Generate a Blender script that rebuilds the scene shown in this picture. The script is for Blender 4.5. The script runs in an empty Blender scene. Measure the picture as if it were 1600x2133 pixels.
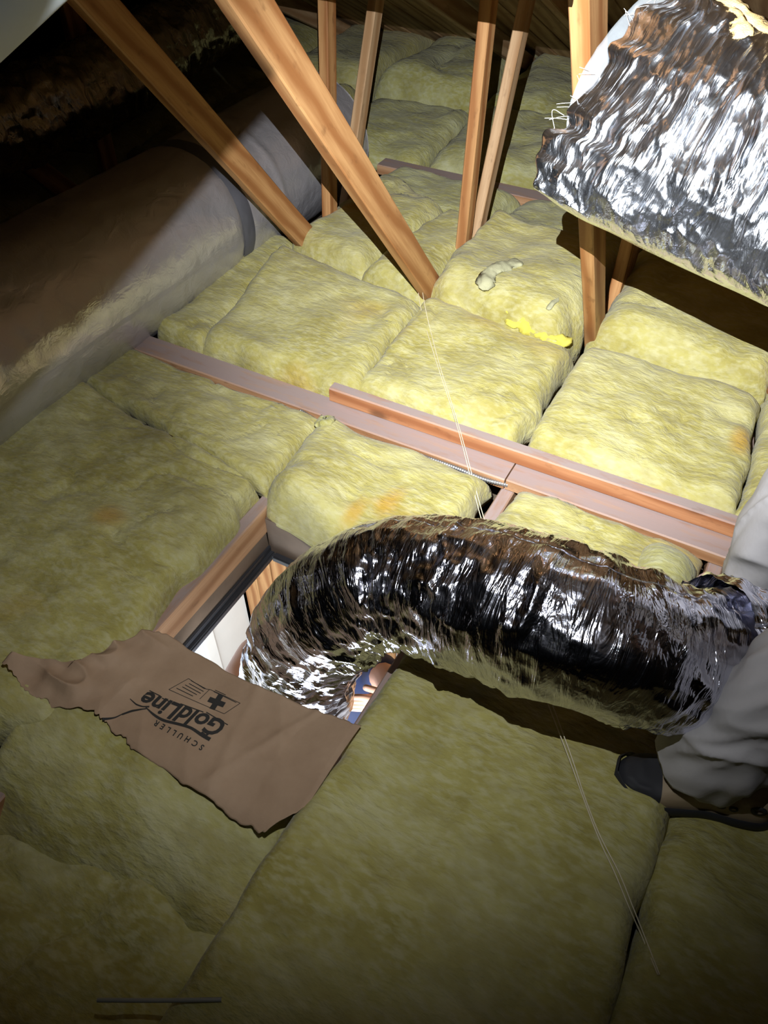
import bpy, bmesh, math, random
import numpy as np
from mathutils import Vector, Matrix

random.seed(4)
SC = bpy.context.scene
COL = SC.collection

# ------------------------------------------------------------------ camera
F = 1600.0                      # focal length in pixels of the 1600 x 2133 frame
TILT = math.radians(46.0)       # how far the lens looks down
YAW = math.radians(28.5)
CAMH = 1.5
cam_d = bpy.data.cameras.new('camera')
cam = bpy.data.objects.new('camera', cam_d)
COL.objects.link(cam)
cam.location = (0, 0, CAMH)
cam.rotation_euler = (math.pi / 2 - TILT, 0, YAW)
cam_d.sensor_fit = 'AUTO'
cam_d.sensor_width = 36.0
cam_d.lens = F / 2133.0 * 36.0
cam_d.clip_start = 0.02
SC.camera = cam

# ------------------------------------------------------------------ world, lights, exposure
world = bpy.data.worlds.new('world')
SC.world = world
world.use_nodes = True
wb = world.node_tree.nodes['Background']
wb.inputs[0].default_value = (0.75, 0.8, 0.7, 1)
wb.inputs[1].default_value = 0.0
SC.view_settings.view_transform = 'Standard'
SC.view_settings.look = 'None'
SC.view_settings.gamma = 1.0
SC.view_settings.exposure = 0.0
SC.view_settings.use_curve_mapping = False
SC.cycles.caustics_reflective = False      # no sparkle noise thrown by the foil
SC.cycles.caustics_refractive = False
SC.cycles.diffuse_bounces = 2

LAMP = Vector((-0.182, 0.30, 1.505))      # small work lamp hung just above the picture, beam towards the eave


def aim(o, target):
    d = Vector(target) - o.location
    o.rotation_euler = d.to_track_quat('-Z', 'Y').to_euler()


def lamp(name, kind, loc, target, energy, color=(1, 1, 1), **kw):
    d = bpy.data.lights.new(name, kind)
    d.energy = energy
    d.color = color
    for k, v in kw.items():
        setattr(d, k, v)
    o = bpy.data.objects.new(name, d)
    COL.objects.link(o)
    o.location = loc
    if target is not None:
        aim(o, target)
    return o


LAMP_AIM = Vector((-0.62, 2.30, 0.16))
lamp('work_lamp_beam', 'SPOT', LAMP, LAMP_AIM, 400, (0.94, 0.97, 1.0),
     spot_size=math.radians(70), spot_blend=1.0, shadow_soft_size=0.0007)
lamp('work_lamp_spill', 'SPOT', LAMP, (-1.0, 1.7, 0.1), 62, (0.94, 0.97, 1.0),
     spot_size=math.radians(114), spot_blend=1.0, shadow_soft_size=0.0007)
lamp('camera_fill', 'POINT', (0.03, -0.06, 1.56), None, 0.9, (0.92, 0.97, 1.0), shadow_soft_size=0.01)  # added fill beside the camera, lifts the pale duct and the dark areas
lamp('room_light', 'AREA', (-0.2, 0.1, -0.30), (-0.7, 1.0, -2.2), 75, (0.84, 0.93, 1.0), shape='DISK', size=0.5)
lamp('room_fill_low', 'AREA', (-0.55, 0.10, -1.5), (-0.70, 0.85, 0.1), 60, (0.86, 0.94, 1.0), shape='DISK', size=1.1)  # added upward fill, gives the lower duct its bright reflection

# ------------------------------------------------------------------ small helpers
FWH = np.array([-math.sin(YAW), math.cos(YAW), 0])
RIGHT = np.array([math.cos(YAW), math.sin(YAW), 0])
UPV = np.array([0, 0, 1.0])
FWD = math.cos(TILT) * FWH - math.sin(TILT) * UPV
CUP = math.sin(TILT) * FWH + math.cos(TILT) * UPV
CPOS = np.array([0, 0, CAMH])


def at(x, y, d):
    """world point seen at pixel x, y at depth d"""
    return CPOS + d * (FWD + RIGHT * (x - 800) / F - CUP * (y - 1066.5) / F)


def at_z(x, y, z):
    r = FWD + RIGHT * (x - 800) / F - CUP * (y - 1066.5) / F
    return CPOS + r * ((z - CAMH) / r[2])


def _h(ix, iy, iz, seed):
    n = (ix.astype(np.int64) * 374761393 + iy.astype(np.int64) * 668265263 + iz.astype(np.int64) * 1274126177 + seed * 974711) & 0xffffffff
    n = ((n ^ (n >> 13)) * 1274126177) & 0xffffffff
    n = (n ^ (n >> 16)) & 0xffffffff
    return n.astype(np.float64) / 4294967295.0 * 2 - 1


def noise(x, y, z=0.0, seed=0):
    x = np.asarray(x, float); y = np.asarray(y, float); z = np.asarray(z, float) + 0 * x
    x, y, z = np.broadcast_arrays(x, y, z)
    ix, iy, iz = np.floor(x), np.floor(y), np.floor(z)
    fx, fy, fz = x - ix, y - iy, z - iz
    ux, uy, uz = (f * f * f * (f * (f * 6 - 15) + 10) for f in (fx, fy, fz))
    r = 0
    for a in (0, 1):
        for b in (0, 1):
            for c in (0, 1):
                w = (ux if a else 1 - ux) * (uy if b else 1 - uy) * (uz if c else 1 - uz)
                r = r + w * _h(ix + a, iy + b, iz + c, seed)
    return r


def fbm(x, y, z=0.0, seed=0, octv=3):
    r = 0; a = 1.0; t = 0
    for i in range(octv):
        r = r + a * noise(np.asarray(x) * 2 ** i, np.asarray(y) * 2 ** i, np.asarray(z) * 2 ** i, seed + i * 17)
        t += a; a *= 0.5
    return r / t


def mesh_from(name, verts, faces, mat=None, smooth=True, uv=None):
    me = bpy.data.meshes.new(name)
    me.from_pydata([tuple(v) for v in verts], [], [tuple(f) for f in faces])
    if uv is not None:
        l = me.uv_layers.new(name='UVMap')
        idx = np.empty(len(me.loops), dtype=np.int64)
        me.loops.foreach_get('vertex_index', idx)
        l.data.foreach_set('uv', np.asarray(uv, float)[idx].ravel())
    if smooth:
        me.polygons.foreach_set('use_smooth', [True] * len(me.polygons))
    if mat:
        me.materials.append(mat)
    me.update()
    return me


def link(name, me, parent=None):
    o = bpy.data.objects.new(name, me)
    COL.objects.link(o)
    if parent is not None:
        o.parent = parent
    return o


def tag(o, label=None, cat=None, group=None, kind=None):
    if label: o['label'] = label
    if cat: o['category'] = cat
    if group: o['group'] = group
    if kind: o['kind'] = kind
    return o


def empty(name, loc=(0, 0, 0)):
    o = bpy.data.objects.new(name, None)
    COL.objects.link(o)
    o.location = loc
    o.empty_display_size = 0.05
    return o


def grid_faces(n, m, wrap_m=False):
    """n rows of m vertices"""
    i = np.arange(n - 1)[:, None]
    mm = m if wrap_m else m - 1
    j = np.arange(mm)[None, :]
    a = i * m + j
    b = i * m + (j + 1) % m
    c = (i + 1) * m + (j + 1) % m
    d = (i + 1) * m + j
    return np.stack([a, b, c, d], -1).reshape(-1, 4).tolist()


def box_mesh(name, x0, x1, y0, y1, z0, z1, mat, bevel=0.002):
    bm = bmesh.new()
    bmesh.ops.create_cube(bm, size=1)
    bmesh.ops.scale(bm, vec=(x1 - x0, y1 - y0, z1 - z0), verts=bm.verts)
    bmesh.ops.translate(bm, vec=((x0 + x1) / 2, (y0 + y1) / 2, (z0 + z1) / 2), verts=bm.verts)
    if bevel:
        bmesh.ops.bevel(bm, geom=bm.edges[:], offset=bevel, segments=2, affect='EDGES')
    me = bpy.data.meshes.new(name)
    bm.to_mesh(me); bm.free()
    me.materials.append(mat)
    return me


# ------------------------------------------------------------------ materials
class NT:
    def __init__(self, name):
        self.m = bpy.data.materials.new(name)
        self.m.use_nodes = True
        self.t = self.m.node_tree
        self.b = self.t.nodes['Principled BSDF']
        self.out = self.t.nodes['Material Output']

    def n(self, typ, **kw):
        nd = self.t.nodes.new(typ)
        for k, v in kw.items():
            if k.startswith('i_'):
                key = k[2:]
                key = int(key) if key.isdigit() else key.replace('_', ' ')
                nd.inputs[key].default_value = v
            else:
                setattr(nd, k, v)
        return nd

    def l(self, a, b):
        self.t.links.new(a, b)

    def ramp(self, fac, stops, interp='LINEAR'):
        r = self.n('ShaderNodeValToRGB')
        e = r.color_ramp.elements
        r.color_ramp.interpolation = interp
        while len(e) < len(stops): e.new(0.5)
        for k, (p, c) in zip(e, stops):
            k.position = p
            k.color = c if len(c) == 4 else (*c, 1)
        self.l(fac, r.inputs[0])
        return r.outputs[0]

    def mix(self, fac, a, b, blend='MIX'):
        m = self.n('ShaderNodeMix', data_type='RGBA', blend_type=blend)
        for s, v in ((m.inputs[0], fac), (m.inputs[6], a), (m.inputs[7], b)):
            if hasattr(v, 'links'): self.l(v, s)
            elif isinstance(v, (int, float)): s.default_value = v
            else: s.default_value = (*v, 1) if len(v) == 3 else v
        return m.outputs[2]

    def coord(self, kind='Object', scale=(1, 1, 1), rot=(0, 0, 0), rnd=False):
        tc = self.n('ShaderNodeTexCoord')
        mp = self.n('ShaderNodeMapping')
        mp.inputs['Scale'].default_value = scale
        mp.inputs['Rotation'].default_value = rot
        src = tc.outputs[kind]
        if rnd:
            oi = self.n('ShaderNodeObjectInfo')
            mul = self.n('ShaderNodeMath', operation='MULTIPLY', i_1=37.0)
            self.l(oi.outputs['Random'], mul.inputs[0])
            ad = self.n('ShaderNodeVectorMath', operation='ADD')
            self.l(src, ad.inputs[0]); self.l(mul.outputs[0], ad.inputs[1])
            src = ad.outputs[0]
        self.l(src, mp.inputs[0])
        return mp.outputs[0]

    def noise(self, vec, scale, detail=3, rough=0.5, dist=0.0):
        nd = self.n('ShaderNodeTexNoise')
        nd.inputs['Scale'].default_value = scale
        nd.inputs['Detail'].default_value = detail
        nd.inputs['Roughness'].default_value = rough
        nd.inputs['Distortion'].default_value = dist
        self.l(vec, nd.inputs['Vector'])
        return nd.outputs['Fac']

    def bump(self, h, strength, dist, prev=None):
        b = self.n('ShaderNodeBump')
        b.inputs['Strength'].default_value = strength
        b.inputs['Distance'].default_value = dist
        self.l(h, b.inputs['Height'])
        if prev is not None: self.l(prev, b.inputs['Normal'])
        return b.outputs[0]


def mat_plain(name, col, rough=0.6, metal=0.0, vary=0.12, scale=8.0, bump=0.1):
    k = NT(name)
    v = k.coord('Object')
    f = k.noise(v, scale, 4)
    d = tuple(c * (1 - vary) for c in col); u = tuple(min(1, c * (1 + vary)) for c in col)
    k.l(k.ramp(f, [(0.3, d), (0.7, u)]), k.b.inputs['Base Color'])
    k.b.inputs['Roughness'].default_value = rough
    k.b.inputs['Metallic'].default_value = metal
    if bump:
        k.l(k.bump(k.noise(v, scale * 10, 3), bump, 0.002), k.b.inputs['Normal'])
    return k.m


def mat_wood(name, light, dark, dust=None, rough=0.62, knots=0.0, ring=7.5):
    """timber; the board's length runs along its local X"""
    k = NT(name)
    v = k.coord('Object', scale=(0.35, 1, 1), rot=(0, 0.05, 0.17), rnd=True)
    w = k.n('ShaderNodeTexWave', wave_type='RINGS', rings_direction='X')
    w.inputs['Scale'].default_value = ring
    w.inputs['Distortion'].default_value = 2.6
    w.inputs['Detail'].default_value = 2.0
    w.inputs['Detail Scale'].default_value = 1.3
    k.l(v, w.inputs['Vector'])
    v2 = k.coord('Object', scale=(3, 60, 60), rnd=True)
    fine = k.noise(v2, 3.0, 3)
    v3 = k.coord('Object', rnd=True)
    big = k.noise(v3, 3.0, 2)
    c = k.ramp(w.outputs['Fac'], [(0.1, light), (0.62, tuple(0.5 * (a + b) for a, b in zip(light, dark))), (0.95, dark)])
    c = k.mix(k.ramp(fine, [(0.35, (0, 0, 0)), (0.75, (0.55, 0.55, 0.55))]), c, dark)
    c = k.mix(0.45, c, k.ramp(big, [(0.3, tuple(x * 0.72 for x in light)), (0.7, light)]), 'MULTIPLY') if False else c
    if knots:
        vo = k.n('ShaderNodeTexVoronoi')
        vo.inputs['Scale'].default_value = 1.0
        k.l(k.coord('Object', scale=(4.5, 9, 9), rnd=True), vo.inputs['Vector'])
        kn = k.ramp(vo.outputs['Distance'], [(0.0, (knots, knots, knots)), (0.10, (knots, knots, knots)), (0.20, (0, 0, 0))])
        c = k.mix(kn, c, tuple(x * 0.3 for x in dark))
    st = k.noise(k.coord('Object', scale=(9, 22, 22), rnd=True), 1.6, 3, 0.6)
    c = k.mix(k.ramp(st, [(0.60, (0, 0, 0)), (0.72, (0.5, 0.5, 0.5))]), c, tuple(x * 0.55 for x in dark))
    if dust:
        g = k.n('ShaderNodeNewGeometry')
        s = k.n('ShaderNodeSeparateXYZ')
        k.l(g.outputs['Normal'], s.inputs[0])
        up = k.ramp(s.outputs['Z'], [(0.55, (0, 0, 0)), (0.85, (1, 1, 1))])
        dn = k.noise(k.coord('Object', scale=(2, 9, 9)), 4.0, 4, 0.65)
        cov = k.mix(1.0, up, k.ramp(dn, [(0.28, (0.45, 0.45, 0.45)), (0.5, (1, 1, 1))]), 'MULTIPLY')
        c = k.mix(cov, c, dust)
    k.l(c, k.b.inputs['Base Color'])
    k.b.inputs['Roughness'].default_value = rough
    k.l(k.bump(fine, 0.25, 0.001), k.b.inputs['Normal'])
    return k.m


M = {}
M['pine'] = mat_wood('pine', (0.53, 0.285, 0.115), (0.31, 0.125, 0.038))
M['pine_red'] = mat_wood('pine_red', (0.50, 0.235, 0.105), (0.32, 0.12, 0.045), knots=0.7, dust=(0.36, 0.28, 0.255))
M['pine_dusty'] = mat_wood('pine_dusty', (0.52, 0.30, 0.16), (0.33, 0.16, 0.07), dust=(0.35, 0.265, 0.245))
M['pine_far'] = mat_wood('pine_far', (0.55, 0.36, 0.2), (0.36, 0.2, 0.09))
M['deck'] = mat_wood('deck', (0.58, 0.38, 0.2), (0.34, 0.19, 0.09))
M['lining'] = mat_plain('lining', (0.17, 0.12, 0.085), 0.7, vary=0.25)
M['black_metal'] = mat_plain('black_metal', (0.035, 0.036, 0.042), 0.45, 0.0)
M['plaster'] = mat_plain('plaster', (0.74, 0.72, 0.68), 0.9, vary=0.03)
M['room_floor'] = mat_plain('room_floor', (0.62, 0.60, 0.57), 0.7, vary=0.06)
M['door_paint'] = mat_plain('door_paint', (0.74, 0.82, 0.9), 0.5, vary=0.02)
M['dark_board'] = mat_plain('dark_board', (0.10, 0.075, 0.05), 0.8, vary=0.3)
M['band'] = mat_plain('band', (0.10, 0.10, 0.115), 0.5, vary=0.2)
M['skin'] = mat_plain('skin', (0.50, 0.27, 0.185), 0.5, vary=0.06)
M['blue_shirt'] = mat_plain('blue_shirt', (0.018, 0.028, 0.085), 0.85, vary=0.15)
M['jeans'] = mat_plain('jeans', (0.05, 0.06, 0.09), 0.85)
M['hair'] = mat_plain('hair', (0.02, 0.015, 0.012), 0.6)
M['trousers'] = mat_plain('trousers', (0.47, 0.45, 0.455), 0.85, vary=0.07, scale=10, bump=0.25)
M['dark_shirt'] = mat_plain('dark_shirt', (0.06, 0.06, 0.07), 0.85)
M['shoe_tan'] = mat_plain('shoe_tan', (0.36, 0.27, 0.17), 0.7, vary=0.12)
M['rubber'] = mat_plain('rubber', (0.018, 0.018, 0.022), 0.7)
M['ink'] = mat_plain('ink', (0.022, 0.02, 0.017), 0.8)
M['cord'] = mat_plain('cord', (0.72, 0.64, 0.45), 0.7)
M['thread'] = mat_plain('thread', (0.85, 0.86, 0.86), 0.4)
M['grey_rod'] = mat_plain('grey_rod', (0.25, 0.25, 0.22), 0.5)
M['plastic_white'] = mat_plain('plastic_white', (0.52, 0.58, 0.62), 0.55, vary=0.06, scale=12, bump=0.05)
M['galvanised'] = mat_plain('galvanised', (0.45, 0.46, 0.47), 0.45, 0.9)


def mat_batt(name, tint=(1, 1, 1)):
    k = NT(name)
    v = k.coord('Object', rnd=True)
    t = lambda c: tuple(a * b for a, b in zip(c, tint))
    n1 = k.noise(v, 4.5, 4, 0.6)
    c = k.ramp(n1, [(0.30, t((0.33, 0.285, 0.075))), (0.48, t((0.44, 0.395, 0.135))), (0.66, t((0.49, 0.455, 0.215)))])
    vs = k.coord('Object', scale=(40, 85, 60), rot=(0, 0, 0.25), rnd=True)
    n2 = k.noise(vs, 1.0, 2, 0.5)
    c = k.mix(k.ramp(n2, [(0.42, (0, 0, 0)), (0.66, (0.6, 0.6, 0.6))]), c, t((0.53, 0.50, 0.29)))
    vd = k.coord('Object', scale=(9, 16, 12), rot=(0, 0, 0.5), rnd=True)
    n4 = k.noise(vd, 1.0, 3, 0.6)
    c = k.mix(k.ramp(n4, [(0.40, (0.35, 0.35, 0.35)), (0.56, (0, 0, 0))]), c, t((0.255, 0.21, 0.055)))
    n3 = k.noise(v, 2.1, 2, 0.5)
    c = k.mix(k.ramp(n3, [(0.66, (0, 0, 0)), (0.80, (0.75, 0.75, 0.75))]), c, t((0.46, 0.28, 0.03)))
    sa_ = k.n('ShaderNodeAttribute', attribute_name='stain')
    sm_ = k.n('ShaderNodeMath', operation='MULTIPLY', i_1=0.62)
    k.l(sa_.outputs['Fac'], sm_.inputs[0])
    c = k.mix(sm_.outputs[0], c, t((0.48, 0.25, 0.02)))
    k.l(c, k.b.inputs['Base Color'])
    k.b.inputs['Roughness'].default_value = 1.0
    k.b.inputs['Specular IOR Level'].default_value = 0.05
    k.b.inputs['Sheen Weight'].default_value = 0.15
    b = k.bump(n2, 0.5, 0.006)
    b = k.bump(k.noise(k.coord('Object', scale=(14, 36, 25), rot=(0, 0, 0.2), rnd=True), 1.0, 4, 0.65), 0.6, 0.014, b)
    k.l(b, k.b.inputs['Normal'])
    return k.m


M['batt'] = mat_batt('batt')
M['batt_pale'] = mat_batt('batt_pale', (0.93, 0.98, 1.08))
M['batt_bright'] = mat_plain('batt_bright', (0.60, 0.53, 0.085), 1.0, vary=0.15, scale=30, bump=0.5)
M['batt_grey'] = mat_plain('batt_grey', (0.40, 0.39, 0.24), 1.0, vary=0.15, scale=30, bump=0.5)
M['wool_tan'] = mat_plain('wool_tan', (0.72, 0.50, 0.20), 1.0, vary=0.25, scale=40, bump=0.8)


def mat_foil(name, col=(0.86, 0.86, 0.88), rough=0.16, su=70, sv=9, strength=0.9, vor=True, metal=1.0):
    """aluminised film; UV: u metres along the duct, v metres around it"""
    k = NT(name)
    v = k.coord('UV', scale=(su, sv, 1))
    a = k.noise(v, 1.0, 4, 0.6, 0.8)
    b = k.bump(a, strength, 0.010)
    if vor:
        vo = k.n('ShaderNodeTexVoronoi', feature='F1')
        vo.inputs['Scale'].default_value = 1.0
        k.l(k.coord('UV', scale=(su * 0.8, sv * 3.2, 1), rot=(0, 0, 0.35)), vo.inputs['Vector'])
        b = k.bump(vo.outputs['Distance'], strength * 0.45, 0.006, b)
    v3 = k.coord('UV', scale=(180, 140, 1))
    b = k.bump(k.noise(v3, 1.0, 2), 0.25, 0.0015, b)
    k.l(b, k.b.inputs['Normal'])
    k.b.inputs['Base Color'].default_value = (*col, 1)
    k.b.inputs['Metallic'].default_value = metal
    r = k.noise(k.coord('UV', scale=(20, 12, 1)), 1.0, 3)
    rr = k.n('ShaderNodeMapRange')
    rr.inputs['To Min'].default_value = rough * 0.7
    rr.inputs['To Max'].default_value = rough * 1.5
    k.l(r, rr.inputs['Value'])
    k.l(rr.outputs[0], k.b.inputs['Roughness'])
    return k.m


M['foil'] = mat_foil('foil', (0.80, 0.81, 0.94), rough=0.13, su=42, sv=7, strength=0.8)
M['foil_bag'] = mat_foil('foil_bag', (0.82, 0.86, 0.93), rough=0.21, su=36, sv=7, strength=0.7)
M['foil_wrap'] = mat_foil('foil_wrap', (0.58, 0.56, 0.59), 0.30, su=20, sv=22, strength=0.35, vor=False, metal=0.62)
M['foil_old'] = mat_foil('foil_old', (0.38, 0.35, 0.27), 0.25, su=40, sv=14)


def mat_paper():
    k = NT('kraft')
    v = k.coord('Object')
    c = k.ramp(k.noise(v, 9, 4, 0.6), [(0.3, (0.33, 0.215, 0.130)), (0.7, (0.42, 0.285, 0.180))])
    k.l(c, k.b.inputs['Base Color'])
    k.b.inputs['Roughness'].default_value = 0.75
    k.l(k.bump(k.noise(v, 22, 4, 0.6), 0.35, 0.006), k.b.inputs['Normal'])
    return k.m


M['kraft'] = mat_paper()


def mat_film():
    k = NT('clear_film')
    k.b.inputs['Base Color'].default_value = (0.36, 0.39, 0.41, 1)
    k.b.inputs['Roughness'].default_value = 0.25
    k.b.inputs['Alpha'].default_value = 0.22
    k.l(k.bump(k.noise(k.coord('Object'), 40, 3), 0.4, 0.004), k.b.inputs['Normal'])
    return k.m


M['film'] = mat_film()

# ------------------------------------------------------------------ boards


def board_mesh(name, L, w, t, mat, cut0=0.0, cut1=0.0, bow=0.0, seed=0):
    """timber of length L along X, width w along Z, thickness t along Y; the ends may be cut at a slant"""
    n = max(4, int(L / 0.12))
    e = 0.0035
    prof = []
    for sy, sz in ((-1, -1), (1, -1), (1, 1), (-1, 1)):
        y, z = sy * t / 2, sz * w / 2
        if sy * sz > 0:
            prof += [(y - sy * 0, z - sz * e), (y - sy * e, z)] if (sy, sz) == (1, 1) else [(y, z - sz * e), (y - sy * e, z)]
        else:
            prof += [(y - sy * e, z), (y, z - sz * e)]
    m = len(prof)
    verts = []
    for i in range(n + 1):
        s = i / n
        for (y, z) in prof:
            x = L * s
            if i == 0: x += cut0 * (z / w + 0.5)
            if i == n: x += cut1 * (z / w + 0.5)
            b = bow * math.sin(math.pi * s)
            q = 0.0012 * float(noise(x * 3 + seed, z * 20, y * 20, seed))
            verts.append((x, y + b + q, z + q))
    faces = grid_faces(n + 1, m, True)
    faces.append(list(range(m))[::-1])
    faces.append([n * m + j for j in range(m)])
    me = mesh_from(name, verts, faces, mat, smooth=False)
    bm = bmesh.new(); bm.from_mesh(me)
    bmesh.ops.recalc_face_normals(bm, faces=bm.faces)
    bm.to_mesh(me); bm.free()
    return me


def board(name, p0, p1, w, t, mat, parent=None, side=(1, 0, 0), **kw):
    """thickness axis points along side"""
    p0, p1 = Vector(p0), Vector(p1)
    X = (p1 - p0)
    L = X.length
    X.normalize()
    Y = Vector(side)
    Y = (Y - X * Y.dot(X)).normalized()
    Z = X.cross(Y)
    o = link(name, board_mesh(name, L, w, t, mat, **kw), parent)
    R = Matrix((X, Y, Z)).transposed().to_4x4()
    R.translation = p0 - (parent.location if parent is not None else Vector((0, 0, 0)))
    o.matrix_world = R
    return o


# ------------------------------------------------------------------ setting: roof, attic floor, room below
EAVE_Y, EAVE_Z, PITCH = 5.25, -0.06, 0.45
RIDGE_Y = -1.2
RIDGE_Z = EAVE_Z + (EAVE_Y - RIDGE_Y) * PITCH
BACK_Y = RIDGE_Y - (EAVE_Y - RIDGE_Y) * 0.55
BACK_Z = RIDGE_Z - (RIDGE_Y - BACK_Y) * PITCH
roof = tag(empty('ceiling', (0, EAVE_Y, 0)), kind='structure')
roof['label'] = 'plank roof deck sloping down to the eave behind the trusses'
pw = 0.115
k = 0
plank_meshes = [board_mesh('plank', math.hypot(EAVE_Y - RIDGE_Y, RIDGE_Z - EAVE_Z), pw - 0.008, 0.02, M['deck'], seed=i) for i in range(3)]
sl = Vector((0, RIDGE_Y - EAVE_Y, RIDGE_Z - EAVE_Z)).normalized()
x = -4.6
while x < 3.2:
    o = link('plank', plank_meshes[k % 3], roof)
    X = sl; Z = Vector((-1, 0, 0)); Y = Z.cross(X)
    R = Matrix((X, Y, Z)).transposed().to_4x4()
    R.translation = Vector((x, 0, EAVE_Z + 0.003 * (k % 3)))
    o.matrix_world = R
    x += pw; k += 1
bk = box_mesh('deck_back', -4.6, 3.2, -0.02, math.hypot(RIDGE_Y - BACK_Y, RIDGE_Z - BACK_Z), 0, 0.02, M['dark_board'], 0)
o = link('ceiling_back', bk)
o.location = (0, RIDGE_Y, RIDGE_Z + 0.02); o.rotation_euler = (math.pi + math.atan(PITCH), 0, 0)
o.rotation_euler = (math.atan2(-(RIDGE_Z - BACK_Z), RIDGE_Y - BACK_Y) + math.pi, 0, 0)
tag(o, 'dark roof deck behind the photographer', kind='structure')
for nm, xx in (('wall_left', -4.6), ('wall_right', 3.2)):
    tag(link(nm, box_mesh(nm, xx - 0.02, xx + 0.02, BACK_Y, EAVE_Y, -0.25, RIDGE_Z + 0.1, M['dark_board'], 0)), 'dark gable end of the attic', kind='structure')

HX0, HX1, HY0, HY1 = -0.982, -0.447, 0.52, 1.12     # the hatch
FZ = -0.172
me = bpy.data.meshes.new('floor')
bm = bmesh.new()
for (x0, x1, y0, y1) in ((-4.6, HX0, BACK_Y, EAVE_Y), (HX1, 3.2, BACK_Y, EAVE_Y), (HX0, HX1, BACK_Y, HY0), (HX0, HX1, HY1, EAVE_Y)):
    r = bmesh.ops.create_cube(bm, size=1)
    bmesh.ops.scale(bm, vec=(x1 - x0, y1 - y0, 0.014), verts=r['verts'])
    bmesh.ops.translate(bm, vec=((x0 + x1) / 2, (y0 + y1) / 2, FZ), verts=r['verts'])
bm.to_mesh(me); bm.free()
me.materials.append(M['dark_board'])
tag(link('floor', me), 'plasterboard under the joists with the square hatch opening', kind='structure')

# hatch lining and metal frame
hatch = tag(empty('trim_1', (HX0, HY1, FZ)), kind='structure')
hatch['label'] = 'brown lining and black metal frame of the hatch opening'


def rel(o, parent):
    o.parent = parent
    o.matrix_parent_inverse = Matrix.Translation(-parent.location)
    return o


T = 0.018
for nm, b in (('side_lining', (HX0 - T, HX0, HY0, HY1, FZ + 0.01, -0.078)), ('side_lining', (HX1, HX1 + T, HY0, HY1, FZ + 0.01, -0.02)),
              ('end_lining', (HX0, HX1, HY1, HY1 + T, FZ + 0.01, -0.03)), ('end_lining', (HX0, HX1, HY0 - T, HY0, FZ + 0.01, -0.03))):
    rel(link(nm, box_mesh(nm, *b, M['lining'])), hatch)
fw = 0.021
for b in ((HX0, HX0 + fw, HY0, HY1, FZ - 0.006, FZ + 0.016), (HX1 - 0.008, HX1, HY0, HY1, FZ - 0.006, FZ + 0.016),
          (HX0 + fw, HX1 - 0.008, HY1 - fw, HY1, FZ - 0.006, FZ + 0.016), (HX0 + fw, HX1 - 0.008, HY0, HY0 + fw, FZ - 0.006, FZ + 0.016)):
    rel(link('frame_bar', box_mesh('frame_bar', *b, M['black_metal'], 0.004)), hatch)
rel(link('frame_lip', box_mesh('frame_lip', HX0, HX0 + 0.008, HY0, HY1, FZ + 0.016, FZ + 0.034, M['black_metal'], 0.002)), hatch)

RX0, RX1, RY0, RY1, RZ = -1.78, 1.4, -1.2, 1.78, -2.25
tag(link('floor_room', box_mesh('floor_room', RX0, RX1, RY0, RY1, RZ - 0.03, RZ, M['room_floor'], 0)), 'pale floor of the bright room under the hatch', kind='structure')
tag(link('wall_room_left', box_mesh('wall_room_left', RX0 - 0.03, RX0, RY0, RY1, RZ, FZ - 0.01, M['plaster'], 0)), 'white wall of the room below', kind='structure')
tag(link('wall_room_right', box_mesh('wall_room_right', RX1, RX1 + 0.03, RY0, RY1, RZ, FZ - 0.01, M['plaster'], 0)), 'right wall of the room below', kind='structure')
tag(link('wall_room_front', box_mesh('wall_room_front', RX0, RX1, RY0 - 0.03, RY0, RZ, FZ - 0.01, M['plaster'], 0)), 'near wall of the room below', kind='structure')
wb_ = tag(link('wall_room_back', box_mesh('wall_room_back', RX0, RX1, RY1 + 0.02, RY1 + 0.05, RZ, FZ - 0.01, M['plaster'], 0)), 'back wall of the room below, faced with pine boards', kind='structure')
pm = [board_mesh('pine_panel', FZ - RZ - 0.02, 0.088, 0.016, M['pine'], seed=40 + i) for i in range(3)]
xx = RX0 + 0.06
i = 0
while xx < RX1 - 0.05:
    o = link('pine_panel', pm[i % 3], wb_)
    R = Matrix(((0, 0, 1, xx), (0, 1, 0, RY1), (1, 0, 0, RZ), (0, 0, 0, 1)))
    o.matrix_world = Matrix(((0, 0, 1, xx), (0, -1, 0, RY1 + 0.008), (1, 0, 0, RZ), (0, 0, 0, 1)))
    xx += 0.096; i += 1
dr = tag(empty('door_1', (RX0, 1.0, RZ)), kind='structure')
dr['label'] = 'bluish white door on the left wall of the room below'
rel(link('door_leaf', box_mesh('door_leaf', RX0, RX0 + 0.03, 0.62, 1.42, RZ, -0.3, M['door_paint'], 0.004)), dr)
rel(link('door_casing', box_mesh('door_casing', RX0, RX0 + 0.045, 1.42, 1.49, RZ, -0.28, M['plaster'], 0.004)), dr)

# ------------------------------------------------------------------ trusses
TX = [-1.59, -1.0, -0.428, 0.14]
ANG = Vector((0, -0.646, 0.763))         # the long diagonal climbs towards the camera
truss_labels = [
    'leftmost lit roof truss, its diagonal half in shadow beside the round duct',
    'roof truss whose broad grained diagonal crosses the top centre of the photo',
    'roof truss with orange diagonal standing behind the crumpled foil duct end',
    'roof truss along the right edge, beside the standing person',
]


def roof_z(y):
    return EAVE_Z + (EAVE_Y - y) * PITCH - 0.03


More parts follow.
